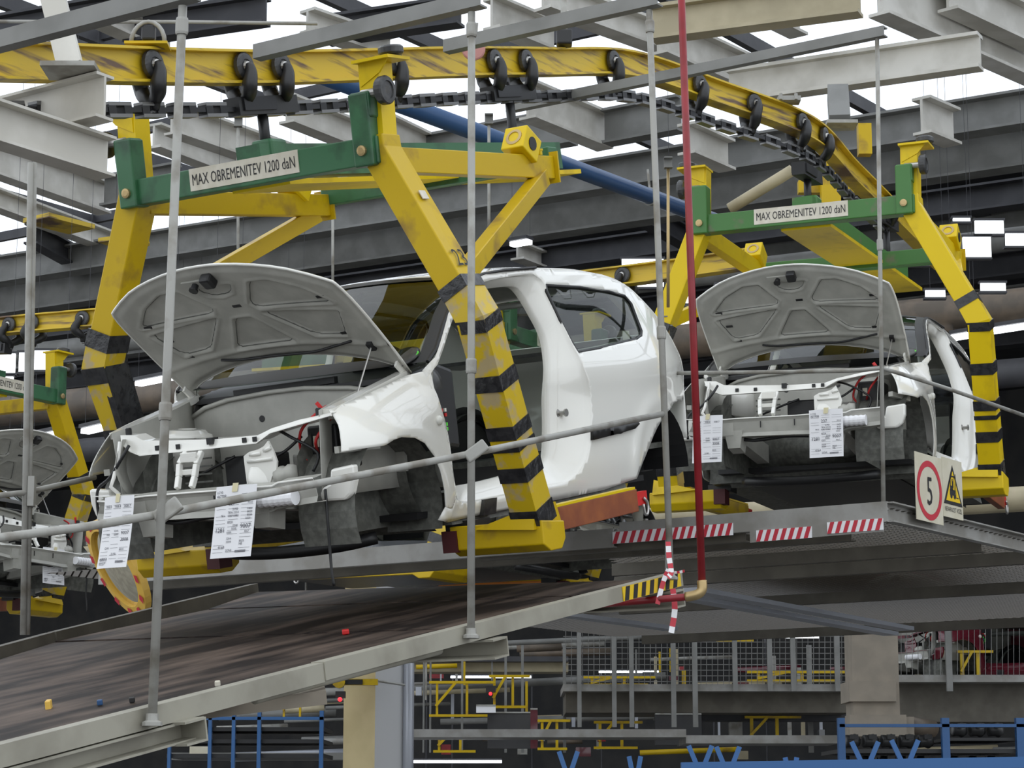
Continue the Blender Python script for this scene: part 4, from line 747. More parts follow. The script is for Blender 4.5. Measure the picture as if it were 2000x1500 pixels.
# ================================================================ overhead track, chain, trolleys
def track_path(ctrl, n=24): return [npv(p) for p in smooth_poly(ctrl, n, False)]
def make_trolley(name='track_trolley'):
    t = thing(name, '', 'trolley')
    for s in (1, -1):
        L_ = lambda mb, nm, m, pa=t, **k: mb.build(nm, m, pa, local=True, **k)
        wl = L_(MB().lathe((0, s * .018, .0), (0, s, 0), [(.02, 0), (.058, 0), (.066, .006), (.066, .026), (.058, .032), (.034, .033), (.030, .028)], 20), 'wheel', 'rubber')
        L_(MB().lathe((0, s * .048, 0), (0, s, 0), [(.026, 0), (.022, .012), (.010, .016)], 12), 'hub', 'steel_hi', wl)
        pts = [(0, s * .066, .005), (s * .012, s * .078, -.035), (s * .034, s * .082, -.075), (s * .040, s * .078, -.105), (s * .016, s * .05, -.135), (0, s * .018, -.155), (0, s * .008, -.20)]
        L_(MB().tube(smooth_poly(pts, 3, False), [.021 + .016 * math.sin(math.pi * i / 18) for i in range(19)], 8), 'arm', 'black', smooth=True)
    MB().box((0, 0, -.185), (.032, .03, .05)).build('chain_pin', 'chain_hi', t, local=True)
    return t
def frame_mat(p, t, sdw):                              # x along the track, y towards the camera side, z up
    x = unit(t); z = unit(UP - x * (UP @ x)); y = np.cross(z, x)
    Mx = Matrix.Identity(4)
    for i in range(3): Mx[i][0], Mx[i][1], Mx[i][2], Mx[i][3] = x[i], y[i], z[i], p[i]
    return Mx
def nearest_px(pts, x): return min(range(len(pts)), key=lambda i: abs(proj(pts[i])[0] - x))
T1 = track_path([P1.w((4.6, 0, 2.16)), P1.w((3, 0, 2.232)), P1.w((1.46, 0, 2.314)), P1.w((-.266, 0, 2.412)), P1.w((-2.0, 0, 2.565)), P1.w((-3.0, 0, 2.640)), npv((.72, 13.5, 4.44 + EYE)), npv((1.30, 14.25, 4.50 + EYE)), P2.w((-.303, 0, 2.555)), P2.w((-1.5, 0, 2.56)), P2.w((-2.6, 0, 2.565)), P2.w((-4.5, 0, 2.565))], 24)
trk = sweep_prof(MB(), T1, iprof(.10, .158)).build('overhead_track', 'yellow_track', label='worn yellow overhead I-beam track curving above the two white car bodies', cat='track')
tr0 = make_trolley(); first = True
names = {295: 'leftmost black trolley hanging on the near yellow track, right of grey beam end', 463: 'first of the trolley pair above the front hanger of carrier 23', 540: 'second of the trolley pair above the front hanger of carrier 23', 760: 'single black trolley just behind the green post wheel of carrier 23', 957: 'first of the trolley pair above the rear hanger of carrier 23', 1020: 'second of the trolley pair above the rear hanger of carrier 23', 1190: 'single black trolley on the yellow track between grey pole and trolley pair', 1360: 'black trolley on the yellow track just right of the red pipe', 1462: 'lone black trolley on the descending yellow track, second right of red pipe', 1557: 'first trolley of the pair above the bright green carrier hanger', 1602: 'second trolley of the pair above the bright green carrier hanger', 1728: 'rightmost black trolley beside the bright yellow carrier post'}
for x, lb in names.items():
    i = nearest_px(T1, x); t = T1[i + 1] - T1[i - 1]; mw = frame_mat(T1[i], -t, 0)
    if first: tr0.matrix_world = mw; tr0['_w'] = [v for r in mw for v in r]; tr0['label'] = lb; tr0['group'] = 'trolleys on the near track'; first = False
    else: copy_tree(tr0, mw, label=lb, group='trolleys on the near track')
ch = thing('conveyor_chain', 'dark greased conveyor chain running below the near yellow track', 'chain', loc=T1[60] - npv((0, 0, .22)))
d = [0.]
for a, b in zip(T1[:-1], T1[1:]): d.append(d[-1] + np.linalg.norm(b - a))
def along(s): return npv([np.interp(s, d, [p[k] for p in T1]) for k in range(3)])
la = MB(); pitch = .112
for z in (-.026, .026): la.prof((-.075, 0, z), (.075, 0, z), [(-.026, -.008), (.026, -.008), (.026, .008), (-.026, .008)])
for x in (-.055, .055): la.lathe((x, 0, -.03), (0, 0, 1), [(.020, 0), (.020, .06)], 8)
lbm = MB(); lbm.prof((-.08, 0, 0), (.08, 0, 0), [(-.022, -.011), (.022, -.011), (.022, .011), (-.022, .011)]); lbm.box((-.06, 0, 0), (.05, .05, .045)); lbm.box((.06, 0, 0), (.05, .05, .045))
MBa, MBb = la.mesh('side_link'), lbm.mesh('centre_link'); MBa.materials.append(M['chain_hi']); MBb.materials.append(M['chain'])
lhi = MB().box((0, .022, 0), (.10, .006, .016)).mesh('link_edge'); lhi.materials.append(M['chain_hi'])
s = .4; k = 0; ci = ch.matrix_world.inverted()
while s < d[-1] - 2.0:
    p = along(s) - npv((0, 0, .205)); t = along(s + .05) - along(s - .05)
    o = bpy.data.objects.new('side_link' if k % 2 else 'centre_link', MBa if k % 2 else MBb); COL.objects.link(o); o.parent = ch; o.matrix_local = ci @ frame_mat(p, -t, 0)
    s += pitch; k += 1

carrier1 = make_carrier(); tag(carrier1, 'yellow carrier numbered 23 with dark green bar, holding the nearest white car body', 'carrier')
car1 = make_car(); tag(car1, 'nearest white car body with open bonnet and black-and-yellow arm across its door opening', 'car body')
carrier2 = copy_tree(carrier1, P2.mat(), label='clean yellow carrier with bright green bar holding the front-facing car body at right')
for o in list(carrier2.children_recursive):
    if o.name.startswith(('carrier_number', 'inventory_sticker')): bpy.data.objects.remove(o)
    elif o.data and o.data.materials[0] == M['green']:
        o.data = o.data.copy(); o.data.materials[0] = M['green2']
    elif o.name.startswith(('arm', 'tape_sleeve', 'strut', 'brace', 'foot')) and o.data and o.data.materials[0] in (M['yellow'], M['yellow_wear']):
        o.data = o.data.copy(); o.data.materials[0] = M['yellow_clean']
car2 = copy_tree(car1, P2.mat(), label='white car body facing the camera at right with open bonnet and two hanging sheets')

# ================================================================ ramp in front (parallel to the first car's slope)
RZ = -.20
ramp = thing('ramp', 'sloping plywood ramp with pale grey kerbs below the nearest car body', 'ramp', mw=P1.mat())
def R_(mb, nm, m, pa=ramp, **k): return mb.build(nm, m, pa, local=True, **k)
def on_r(px, z=RZ): return P1.on(px, 2, z)
for poly in ([(-900, 1530), (0, 1288), (105, 1255), (872, 1229), (455, 1345), (-900, 1702)], [(108, 1252), (404, 1191), (1112, 1165), (878, 1227)], [(408, 1189), (503, 1156), (1296, 1131), (1118, 1163)]):
    q = [on_r(p) for p in poly]; k = len(q)                       # plywood sheets, joints left open
    R_(MB().slab([tuple(p) for p in q], (0, 0, -.03)), 'plywood_sheet', 'ramp')
R_(MB().bar((6.1, 1.5, -.195), (1.75, 1.5, -.195), .06, .07), 'near_kerb', 'kerb'); R_(MB().bar((1.75, 1.505, -.190), (-1.09, 1.505, -.190), .06, .068), 'near_kerb', 'kerb')
R_(MB().chan((6.1, 1.50, -.27), (2.45, 1.50, -.27), .07, .07), 'under_channel', 'kerb'); R_(MB().tube([P1.on((497, 1366), 1, 1.50), P1.on((858, 1270), 1, 1.50)], .018, 12), 'under_tube', 'kerb', smooth=True)
fk = [on_r(p) + npv((0, -.02, .0)) for p in ((-900, 1530), (105, 1253), (109, 1252), (503, 1155))]
for k in (0, 2): R_(MB().bar(fk[k], fk[k + 1], .05, .09), 'far_kerb', 'plat_d')
for x, ln in ((2.55, .9), (.62, .8), (-.95, .5)):
    R_(MB().chan((x, 1.58, -.27), (x, -.7, -.27), .11, .08, flip=-1), 'cross_channel', 'kerb')
R_(MB().bar((1.65, 1.45, -.28), (2.0, 1.0, -.28), .35, .05), 'under_board', 'concrete')
hz = R_(MB().bar((-.50, 1.538, -.19), (-1.06, 1.538, -.19), .004, .064), 'hazard_tape', 'signyellow', label='yellow and black hazard tape')
for k in range(7):
    x = -.53 - .078 * k; R_(MB().slab([(x, 1.5402, -.159), (x - .038, 1.5402, -.159), (x - .016, 1.5402, -.221), (x + .022, 1.5402, -.221)], (0, .0012, 0)), 'stripe', 'signblack', hz)
for (px, m, sz, nm, lb) in [((95, 1377), 'amber', (.06, .02, .035), 'plastic_clip', 'small orange plastic clip lying on the ramp'), ((675, 1234), 'red_bright', (.05, .03, .02), 'plastic_plug', 'small red plastic cap lying on the ramp'), ((425, 1335), 'label', (.03, .02, .02), 'paper_scrap', 'tiny cream paper scrap at the ramp kerb'), ((195, 1372), 'blue', (.02, .02, .02), 'dark_nut', 'dark blue nut lying left on the ramp'), ((258, 1367), 'black', (.02, .02, .02), 'dark_nut', 'black nut lying right of the blue nut on the ramp')]:
    p = on_r(px, RZ + .012); MB().box(P1.w(p), sz, P1.A @ npv([[.8, -.6, 0], [.6, .8, 0], [0, 0, 1]])).build(nm, m, label=lb, cat='debris', bevel=.004)
# hanging poles and hand rails on the ramp's near side
def pole(nm, a, b, r, label, base=True, collar=None, m='steel'):
    t = thing(nm, label, 'pole', loc=npv(a)); MB().tube([a, b], r, 12).build('tube', m, t, smooth=True)
    if base: MB().lathe(npv(a) - npv((0, 0, .01)), (0, 0, 1), [(r * 2.2, 0), (r * 2.2, .012), (r * 1.4, .018), (r * 1.3, .04)], 12).build('base_flange', 'steel', t)
    for cz in (collar or []):
        p = npv(a) + (npv(b) - npv(a)) * cz; MB().lathe(p - npv((0, 0, .03)), (0, 0, 1), [(r * 1.3, 0), (r * 1.45, .008), (r * 1.45, .052), (r * 1.3, .06)], 12).build('collar', 'steel', t)
    return t
Y1 = 1.56
pb = [((297, 1412), (357, 12)), ((920, 1242), (921, 24)), ((1310, 1128), (1268, 20))]
lab = ['grey steel pole standing on the ramp kerb in front of the raised bonnet', 'grey steel pole crossing the car door opening, clamped to the sloping rail', 'grey steel pole just left of the red pipe, wrapped with barrier tape']
pw = []
for (a, b), lb in zip(pb, lab):
    A_ = P1.w(P1.on(a, 1, Y1)); B_ = atd(b, A_[1] + .02); pw.append((A_, B_))
    pole('hanging_pole', A_, B_, .0155, lb, collar=[.97, .42])
ra = [P1.w(P1.on(px, 1, 1.535)) for px in [(-500, 1128), (0, 1050), (160, 1030), (315, 1004), (600, 948), (920, 886), (1296, 808)]]
rl = thing('sloping_hand_rail', 'long grey hand rail sloping across the nearest car body', 'rail', loc=ra[1])
MB().tube(ra, .0145, 10).build('tube', 'steel', rl, smooth=True)
for px in ((315, 1004), (920, 886)):
    p = P1.w(P1.on(px, 1, 1.56)); MB().box(p + npv((.02, 0, .01)), (.10, .03, .05), npv([[.8, 0, -.6], [0, 1, 0], [.6, 0, .8]])).build('clamp', 'steel', rl, bevel=.006)
fz = [P1.w(P1.on(px, 1, -1.02)) for px in [(-40, 972), (50, 962), (185, 932)]]
MB().tube(fz, .014, 10).build('far_hand_rail', 'steel', smooth=True, label='short grey rail at far left running behind the double pole', cat='rail')
dp = thing('double_pole', 'pair of rusty grey poles strapped together at the far left', 'pole', loc=P1.w(P1.on((45, 1240), 1, -1.02)))
for dx, xx in ((-.025, 0), (.022, 8)):
    MB().tube([P1.w(P1.on((45 + xx, 1240), 1, -1.02)), P1.w(P1.on((60 + xx * .8, 318), 1, -1.02))], .0145, 10).build('tube', 'steel', dp, smooth=True)
MB().box(P1.w(P1.on((62, 960), 1, -1.0)), (.03, .05, .14)).build('clamp', 'steel', dp)
# overhead channels from which the poles hang
for i, ((A_, B_), (px2, h_)) in enumerate(zip(pw, [((-120, 98), .07), ((490, 82), .07), ((860, 72), .07)])):
    e = onplane(px2, B_, np.cross(DA, UP)); e[2] = B_[2] + .06; e = B_ + npv((0, 0, .045)) + DA * np.linalg.norm((e - B_)[:2]) * .97
    MB().chan(B_ + npv((0, 0, .045)) - DA * .06, e, .055, .066).build('hanger_channel', 'beam', label=['grey steel channel above the leftmost ramp pole, at the top edge', 'grey steel channel carrying the middle ramp pole at the top', 'grey steel channel carrying the pole left of the red pipe'][i], cat='channel')

# ================================================================ mesh platform at right (level, on the building grid)
HP = 1.5 + EYE
corner = atz((1736, 992), HP)
def pl(a, b, dz=0.): return corner + DA * a + DB * b + npv((0, 0, dz))
LA, LB = 5.6, 9.0
plat = thing('mesh_platform', 'raised platform of expanded metal mesh with grey steel edge below the right car body', 'platform', loc=corner)
for nm, a, b in (('edge_channel', pl(0, 0, -.02), pl(1.62, 0, -.02)), ('edge_channel', pl(1.66, 0, -.05), pl(LA, 0, -.05)), ('edge_channel', pl(0, 0, -.02), pl(0, LB, -.02))):
    MB().chan(a, b, .05, .105, flip=1).build(nm, 'plat', plat)
for k, b_ in enumerate((.42, 1.35, 2.1, 3.9, 6.8)): MB().chan(pl(.06 + .35 * (k == 0), b_, -.07), pl(LA if b_ < .9 or b_ > 5 else 1.7 + .6 * b_, b_, -.07), .06, .075).build('joist', 'plat_d', plat)
MB().chan(pl(.85, .04, -.09), pl(2.6, .04, -.09), .05, .06).build('joist', 'plat_d', plat)
# expanded metal: diamond strands, too fine to pick apart
em = MB(); W_, H_ = .075, .034
def strand(n0):
    pass
na, nb = int((LA + .6) / W_), int(7.2 / H_)
xs_ = np.arange(na * 2) * W_ / 2
vs, fs = [], []
for j in range(nb):
    b0 = j * H_ * 1.0
    for sgn in (1,):
        na2 = na * 2
        z = np.where(np.arange(na * 2) % 2 == (j % 2), 0, H_); base = len(vs)
        for i in range(na2):
            p = pl(xs_[i], b0 + z[i]); vs.append(tuple(p - DB * .0095)); vs.append(tuple(p + DB * .0095 + npv((0, 0, .006))))
        fs += [(base + 2 * i, base + 2 * i + 2, base + 2 * i + 3, base + 2 * i + 1) for i in range(na2 - 1) if b0 < .5 or xs_[i] < 1.7 + .6 * b0 or vs[base + 2 * i][1] > 16.7]
em.v = vs; em.f = fs; em.build('expanded_mesh', 'mesh', plat, kind='stuff', fix=False)
# red-white warning strips on the front edge
def stripe_panel(nm, a0, a1, z0, z1, n, off, label):
    o = MB().hexa([pl(a0, -off, z0), pl(a1, -off, z0), pl(a1, -off + .004, z0), pl(a0, -off + .004, z0), pl(a0, -off, z1), pl(a1, -off, z1), pl(a1, -off + .004, z1), pl(a0, -off + .004, z1)]).build(nm, 'paper', plat, label=label)
    w_ = (a1 - a0) / n
    for k in range(n):
        s0 = a0 + w_ * (k + .05); MB().slab([pl(s0, -off - .001, z1), pl(s0 + w_ * .5, -off - .001, z1), pl(min(s0 + w_ * .95, a1), -off - .001, z0), pl(s0 + w_ * .45, -off - .001, z0)], DB * -.001).build('red_stripe', 'signred', o)
stripe_panel('warning_strip', .02, .34, -.115, -.055, 7, .032, 'red and white striped strip nearest the platform corner')
stripe_panel('warning_strip', .43, .76, -.13, -.07, 7, .032, 'red and white striped strip in the middle of the platform edge')
stripe_panel('warning_strip', .90, 1.28, -.085, -.02, 8, .032, 'red and white striped strip on the upper platform edge'); stripe_panel('warning_strip', 1.29, 1.66, -.085, -.02, 7, .032, 'red and white striped strip beside the red pipe')
MB().bar(pl(.02, -.0255, -.085), pl(.80, -.0255, -.095), .004, .075).build('strip_backing', 'plat', plat)
pp = atd((1713, 72), corner[1]); pole('corner_pole', pl(.03, 0), pp, .0115, 'thin grey pole at the platform corner beside the safety signs', collar=[.55], m='steel')
MB().chan(pp + npv((0, 0, .02)) - DA * .05, pp + npv((0, 0, .02)) + DA * 2.4, .05, .055).build('hanger_channel', 'beam', label='short grey channel carrying the thin platform corner pole', cat='channel')
def onA(px): return onplane(px, corner, np.cross(DA, UP))
def onB(px): return onplane(px, corner, np.cross(DB, UP))
r2 = [onA((1284, 729)), onA((1500, 727)), onA((1660, 724)), onA((1722, 719)), onB((1760, 730)), onB((1860, 762)), onB((2030, 822))]
MB().tube(r2, .011, 10).build('platform_hand_rail', 'steel', smooth=True, label='grey hand rail bending around the platform corner pole', cat='rail')
ep = thing('end_post', 'short grey post joining platform edge and ramp end', 'post', loc=atz((1306, 1128), HP - .5))
MB().bar(onA((1306, 1120)), onA((1306, 1045)), .04, .04).build('post', 'plat', ep)
for (p, q) in (((1352, 1152), (1770, 1228)), ((1345, 1168), (1740, 1238)), ((1040, 1192), (1310, 1228))):  # fluorescent lamp housings below the platform, built without any glow
    A_, B_ = atz(p, HP - .16), atz(q, HP - .16); MB().bar(A_, B_, .13, .03).build('lamp_tray', 'silver', plat)
# ---- red pipe with elbow
rp = [atd((1330, -30), 10.4), atd((1371, 1138), 10.4)]
red = thing('red_pipe', 'red vertical pipe with brass elbow in front of the nearest car body', 'pipe', loc=rp[1])
MB().tube(rp, .0175, 14).build('riser', 'red', red, smooth=True)
el = [rp[1] + npv((0, 0, .01)), rp[1] - npv((0, 0, .03)), atd((1362, 1161), 10.4), atd((1340, 1166), 10.42)]
MB().tube(smooth_poly(el, 4, False), .023, 14).build('elbow', 'brass', red, smooth=True)
MB().tube([el[-1], atd((1200, 1178), 10.7), atd((1060, 1192), 11.2)], .0165, 12).build('branch', 'red', red, smooth=True)
# ---- safety signs on the platform's right edge
def sign_frame(p0, p1): ex = unit(p1 - p0); return ex
s0 = onB((1774, 1020)); s1 = onB((1828, 1030)); ex = DB; NB = np.cross(DB, UP)
w1 = (onB((1829, 950)) - onB((1775, 950))) @ DB; 
def sp(px): p = onB(px); return ((p - corner) @ DB, p[2])
sg = thing('speed_sign', 'white sign with red ring and black 5 on the platform edge', 'sign', loc=onB((1800, 1020)))
b0, zt = sp((1775, 882)); _, zb = sp((1780, 1015)); b1 = sp((1829, 950))[0]
def SB(b, z, o=0.): return corner + DB * b + NB * (.03 + o) + npv((0, 0, z - corner[2]))
if (SB(0, corner[2], 1.) - CAMV)[1] > (corner - CAMV)[1]: NB = -NB
MB().hexa([SB(b0, zb), SB(b1, zb), SB(b1, zb, .004), SB(b0, zb, .004), SB(b0, zt), SB(b1, zt), SB(b1, zt, .004), SB(b0, zt, .004)]).build('plate', 'signwhite', sg)
cb_, cz_ = (b0 + b1) / 2, zb + (zt - zb) * .47; Rr = (b1 - b0) * .47
ring = MB(); n = 40
for i in range(n):
    a0, a1 = 2 * math.pi * i / n, 2 * math.pi * (i + 1) / n; q = lambda r, a: SB(cb_ + r * math.cos(a), cz_ + r * math.sin(a), .0055)
    ring.add([q(Rr, a0), q(Rr, a1), q(Rr * .80, a1), q(Rr * .80, a0)], [(0, 1, 2, 3)])
ring.build('red_ring', 'signred', sg); text_on(q := MB(), '5', SB(cb_, cz_ - Rr * .48, .0055), DB, UP, Rr * 1.36, sx=.75, center=True); q.build('numeral', 'signblack', sg)
fs_ = thing('forklift_sign', 'white sign with yellow forklift warning triangle beside the speed sign', 'sign', loc=onB((1850, 1020)))
c0, c1 = b1 + .004, sp((1868, 950))[0]; zt2, zb2 = sp((1826, 892))[1], sp((1830, 1008))[1]
MB().hexa([SB(c0, zb2), SB(c1, zb2), SB(c1, zb2, .004), SB(c0, zb2, .004), SB(c0, zt2), SB(c1, zt2), SB(c1, zt2, .004), SB(c0, zt2, .004)]).build('plate', 'signwhite', fs_)
wc, cc = c1 - c0, (c0 + c1) / 2; h_ = (zt2 - zb2)
def tri(k, o, m, nm):
    y0 = zb2 + h_ * .22; y1 = zb2 + h_ * .90; yc = y0 + (y1 - y0) * .36
    P_ = [(cc - wc * .47, y0), (cc + wc * .47, y0), (cc, y1)]; P_ = [(cc + (x - cc) * k, yc + (y - yc) * k) for x, y in P_]
    MB().slab([SB(x, y, o) for x, y in P_], NB * .0006).build(nm, m, fs_)
tri(1, .005, 'signblack', 'triangle_border'); tri(.76, .0062, 'signyellow', 'triangle_field')
fk = MB(); U_ = wc / 1.0
def fbx(x0, y0, x1, y1): fk.slab([SB(cc + x0 * U_, zb2 + h_ * .22 + y0 * U_, .0075), SB(cc + x1 * U_, zb2 + h_ * .22 + y0 * U_, .0075), SB(cc + x1 * U_, zb2 + h_ * .22 + y1 * U_, .0075), SB(cc + x0 * U_, zb2 + h_ * .22 + y1 * U_, .0075)], NB * .0005)
fbx(-.17, .20, .10, .32); fbx(-.15, .30, -.02, .40); fbx(-.14, .38, -.12, .60); fbx(-.14, .58, .06, .61); fbx(.04, .32, .06, .61); fbx(-.06, .36, 0., .50); fbx(-.06, .50, -.02, .55); fbx(.12, .16, .14, .66); fbx(.14, .155, .26, .175)
for x in (-.10, .07):
    fk.add([SB(cc + (x + .055 * math.cos(a)) * U_, zb2 + h_ * .22 + (.185 + .055 * math.sin(a)) * U_, .0078) for a in [2 * math.pi * i / 14 for i in range(14)]], [tuple(range(14))])
fk.build('forklift_symbol', 'signblack', fs_)
text_on(q := MB(), 'NEVARNOST VOZIL', SB(cc, zb2 + h_ * .10, .005), DB, UP, .036, width=wc * .86, center=True); q.build('lettering', 'signblack', fs_)

# ---- inspection sheets hanging on the cars (printed rows follow the sheet's curve)
def sheet(nm, pose, tl, wd, ht, bend, rows, label, tilt=0., seed=1):
    """tl: top-left corner in the car frame; the sheet hangs down the world vertical, facing the car's front"""
    t = thing(nm, label, 'sheet', loc=pose.w(tl)); o = pose.w(tl); ex = pose.A[:, 1]; fw = unit(npv((pose.A[0, 0], pose.A[1, 0], 0)))
    down = unit(npv((0, 0, -1)) - ex * tilt)
    def F_(u, v, l=0.): return o + ex * (u * wd) + down * (v * ht) + fw * (bend * (v ** 2) + .012 * math.sin(math.pi * u) * (1 - v) + l)
    MB().grid(7, 15, lambda u, v: F_(u, v)).build('paper', 'paper', t, smooth=True)
    pr = MB(); rnd = random.Random(seed)
    def put(txt, u, v, sz, wdt=None):
        vs_, f_ = text_mesh(txt, sz); 
        if not vs_: return
        pr.add([F_(u + x / wd, v - y / ht, .0022) for x, y in vs_], f_)
    for txt, u, v, sz in rows: put(txt, u, v, sz)
    for k in range(17):                                    # ruled lines and small entries of the form
        v = .12 + .05 * k
        for u0, u1 in ((.05, .30), (.37, .62), (.68, .95)):
            if rnd.random() < .75: pr.add([F_(u0, v, .0021), F_(u1, v, .0021), F_(u1, v + .0035, .0021), F_(u0, v + .0035, .0021)], [(0, 1, 2, 3)])
    for k in range(26):
        pr.add([F_(.60 + .010 * k, .90, .0022), F_(.60 + .010 * k + .006, .90, .0022), F_(.60 + .010 * k + .006, .935, .0022), F_(.60 + .010 * k, .935, .0022)], [(0, 1, 2, 3)])
    pr.build('print', 'ink', t, fix=False)
    MB().add([F_(.46, -.03, .004), F_(.60, -.03, .004), F_(.57, .09, .004), F_(.44, .09, .004)], [(0, 1, 2, 3)]).build('tape', 'creamtape', t, solid=.001)
rows_a = [('LCV0', .04, .10, .016), ('467708', .04, .16, .019), ('237', .36, .27, .026), ('7816', .18, .43, .013), ('2192', .47, .345, .015), ('7836 2224', .36, .39, .014), ('0387 0383', .36, .435, .014), ('9910', .82, .26, .013), ('0400', .82, .345, .013), ('8025', .82, .39, .013), ('8028', .82, .435, .013), ('2550', .79, .48, .013), ('8028', .36, .525, .015), ('0340', .50, .57, .014), ('5050', .47, .615, .014), ('9007', .68, .60, .028), ('1281', .06, .645, .028), ('0509', .36, .665, .013), ('8067', .79, .66, .012), ('3254', .36, .75, .014), ('3209', .36, .795, .014), ('8025', .68, .79, .014), ('NE', .68, .83, .015), ('4168', .17, .87, .018), ('25768', .36, .915, .014)]
rows_c = [(a if a != '4168' else '4164', b, c_, d_) for a, b, c_, d_ in rows_a]
rows_b = [('008.4', .10, .16, .016), ('008.4', .42, .16, .016), ('008.7', .72, .16, .016), ('9007', .68, .54, .022), ('3008', .68, .63, .022), ('CW', .18, .74, .015), ('6803', .06, .90, .022), ('2190', .42, .82, .014), ('8025', .68, .76, .013), ('0227', .06, .955, .018), ('0345', .45, .50, .013), ('0099', .45, .55, .013), ('002', .2, .55, .013)]
a1 = P1.on((423, 952), 0, .55); sheet('inspection_sheet', P1, tuple(a1), .225, .315, .015, rows_a, 'white form numbered 467708 hanging from the nearest car bumper beam centre', tilt=.05, seed=2)
a2 = P1.on((205, 972), 0, .55); sheet('inspection_sheet', P1, tuple(a2), .175, .325, .03, rows_b, 'white form hanging from the bumper beam end at the near car left edge', tilt=.03, seed=3)
a3 = P2.on((1580, 802), 0, .55); sheet('inspection_sheet', P2, tuple(a3), .215, .30, .01, rows_c, 'white form hanging at the centre of the right car bumper beam', seed=4)
a4 = P2.on((1354, 814), 0, .55); sheet('inspection_sheet', P2, tuple(a4), .195, .30, .01, rows_b, 'white form hanging behind the red pipe on the right car', tilt=.03, seed=5)
# ---- barrier tape tied to the third pole
bt_ = thing('barrier_tape', 'red and white barrier tape knotted at the ramp end pole', 'tape', loc=pw[2][0])
def ribbon(pts, wd, k0=0):
    P_ = [atd(p, pw[2][0][1] - .04 - .01 * i) for i, p in enumerate(smooth_poly(pts, 3, False))]
    for i, (a, b) in enumerate(zip(P_[:-1], P_[1:])):
        sdv = unit(np.cross(b - a, (0, 1, 0))) * wd / 2; MB().add([a - sdv, a + sdv, b + sdv, b - sdv], [(0, 1, 2, 3)]).build('tape_segment', 'paper' if (i + k0) % 2 else 'signred', bt_, solid=.001)
ribbon([(1305, 1058), (1307, 1090), (1311, 1118), (1304, 1128)], .024); ribbon([(1306, 1112), (1296, 1135), (1284, 1180)], .022, 1); ribbon([(1314, 1150), (1318, 1190), (1311, 1236)], .026); ribbon([(1308, 1115), (1322, 1118), (1337, 1115)], .012, 1)
# ================================================================ second conveyor line behind
ZG = EYE + 1.6
def solve_pose(px, local, z, yaw):
    q = Pose(0, 0, 0, yaw, 0.); tgt = atz(px, z); off = q.A @ npv(local); o = tgt - off; return Pose(o[0], o[1], ZG - EYE, yaw, 0.)
P3 = solve_pose((190, 1085), (.48, .62, .47), ZG + .47, -1.014)
P4 = solve_pose((578, 1118), (-1.9, -.93, .16), ZG + .16, -1.014)
T2 = track_path([P3.w((-4, 0, 2.42)), P3.w((-.27, 0, 2.42)), P4.w((-.27, 0, 2.42)), P4.w((2.6, 0, 2.42))], 20)
T2 = [p for p in T2 if proj(p)[0] < 1490]
sweep_prof(MB(), T2, iprof(.11, .15)).build('far_track', 'yellow_track', label='second yellow overhead track running behind the nearest car body', cat='track')
for x, lb in ((10, 'dark far trolley at the left image edge'), (48, 'dark far trolley behind the double pole'), (152, 'dark far trolley right of the double pole'), (880, 'dark far trolley above the nearest car windscreen'), (1100, 'dark far trolley just above the white car roof'), (1225, 'largest dark far trolley above the white car roof rear')):
    i = nearest_px(T2, x); i = min(max(i, 1), len(T2) - 2); copy_tree(tr0, frame_mat(T2[i], -(T2[i + 1] - T2[i - 1]), 0), label=lb, group='trolleys on the far track')
carrier3 = copy_tree(carrier1, P3.mat(), label='far yellow carrier with green bar at the left edge of the picture')
car3 = copy_tree(car1, P3.mat(), label='far white car body with open bonnet at the left edge of the picture')
carrier4 = copy_tree(carrier1, P4.mat(), label='far yellow carrier seen behind and below the nearest car body')
car4 = copy_tree(car1, P4.mat(), label='dark grey car body on the far line behind the nearest white car')
def repaint(root, a, b):
    for o in root.children_recursive:
        if o.type == 'MESH' and o.material_slots and o.material_slots[0].material == M[a]: o.material_slots[0].link = 'OBJECT'; o.material_slots[0].material = M[b]
repaint(car4, 'paint', 'darkcar'); repaint(carrier4, 'orange', 'orange2')
for r_ in (carrier3, carrier4):
    for o in list(r_.children_recursive):
        if o.name.startswith(('carrier_number', 'inventory_sticker')): bpy.data.objects.remove(o)
for o in [k for k in car4.children if k.name.startswith('bonnet')]:
    for q in list(o.children_recursive): bpy.data.objects.remove(q)
    bpy.data.objects.remove(o)
a5 = P3.on((86, 1068), 0, .52); sheet('inspection_sheet', P3, tuple(P3.l(atd((84, 1068), P3.w((.52, .1, .45))[1]))), .26, .30, .01, rows_b, 'white form hanging on the far car at the left edge', tilt=.0, seed=6)
# ---- convex mirror behind the left sheet
mr_ = thing('convex_mirror', 'tall convex mirror with amber and red striped rim below the left sheet', 'mirror', loc=atd((250, 1195), 13))
C_ = atd((238, 1105), 13); ex_ = unit(npv((.55, .1, -.95))); ey_ = unit(npv((.5, -.55, .25))); ey_ = unit(ey_ - ex_ * (ex_ @ ey_)); nz_ = np.cross(ex_, ey_)
def mp(a, r, h): return C_ + ex_ * .30 * r * math.cos(a) + ey_ * .15 * r * math.sin(a) + nz_ * h
N_ = 36; v_ = [mp(2 * math.pi * i / N_, r, h) for r, h in ((1, 0), (1, .05), (.80, .06), (.80, .03)) for i in range(N_)]
rim = MB().add(v_, [(k * N_ + i, k * N_ + (i + 1) % N_, (k + 1) * N_ + (i + 1) % N_, (k + 1) * N_ + i) for k in range(3) for i in range(N_)]).build('rim', 'amber', mr_)
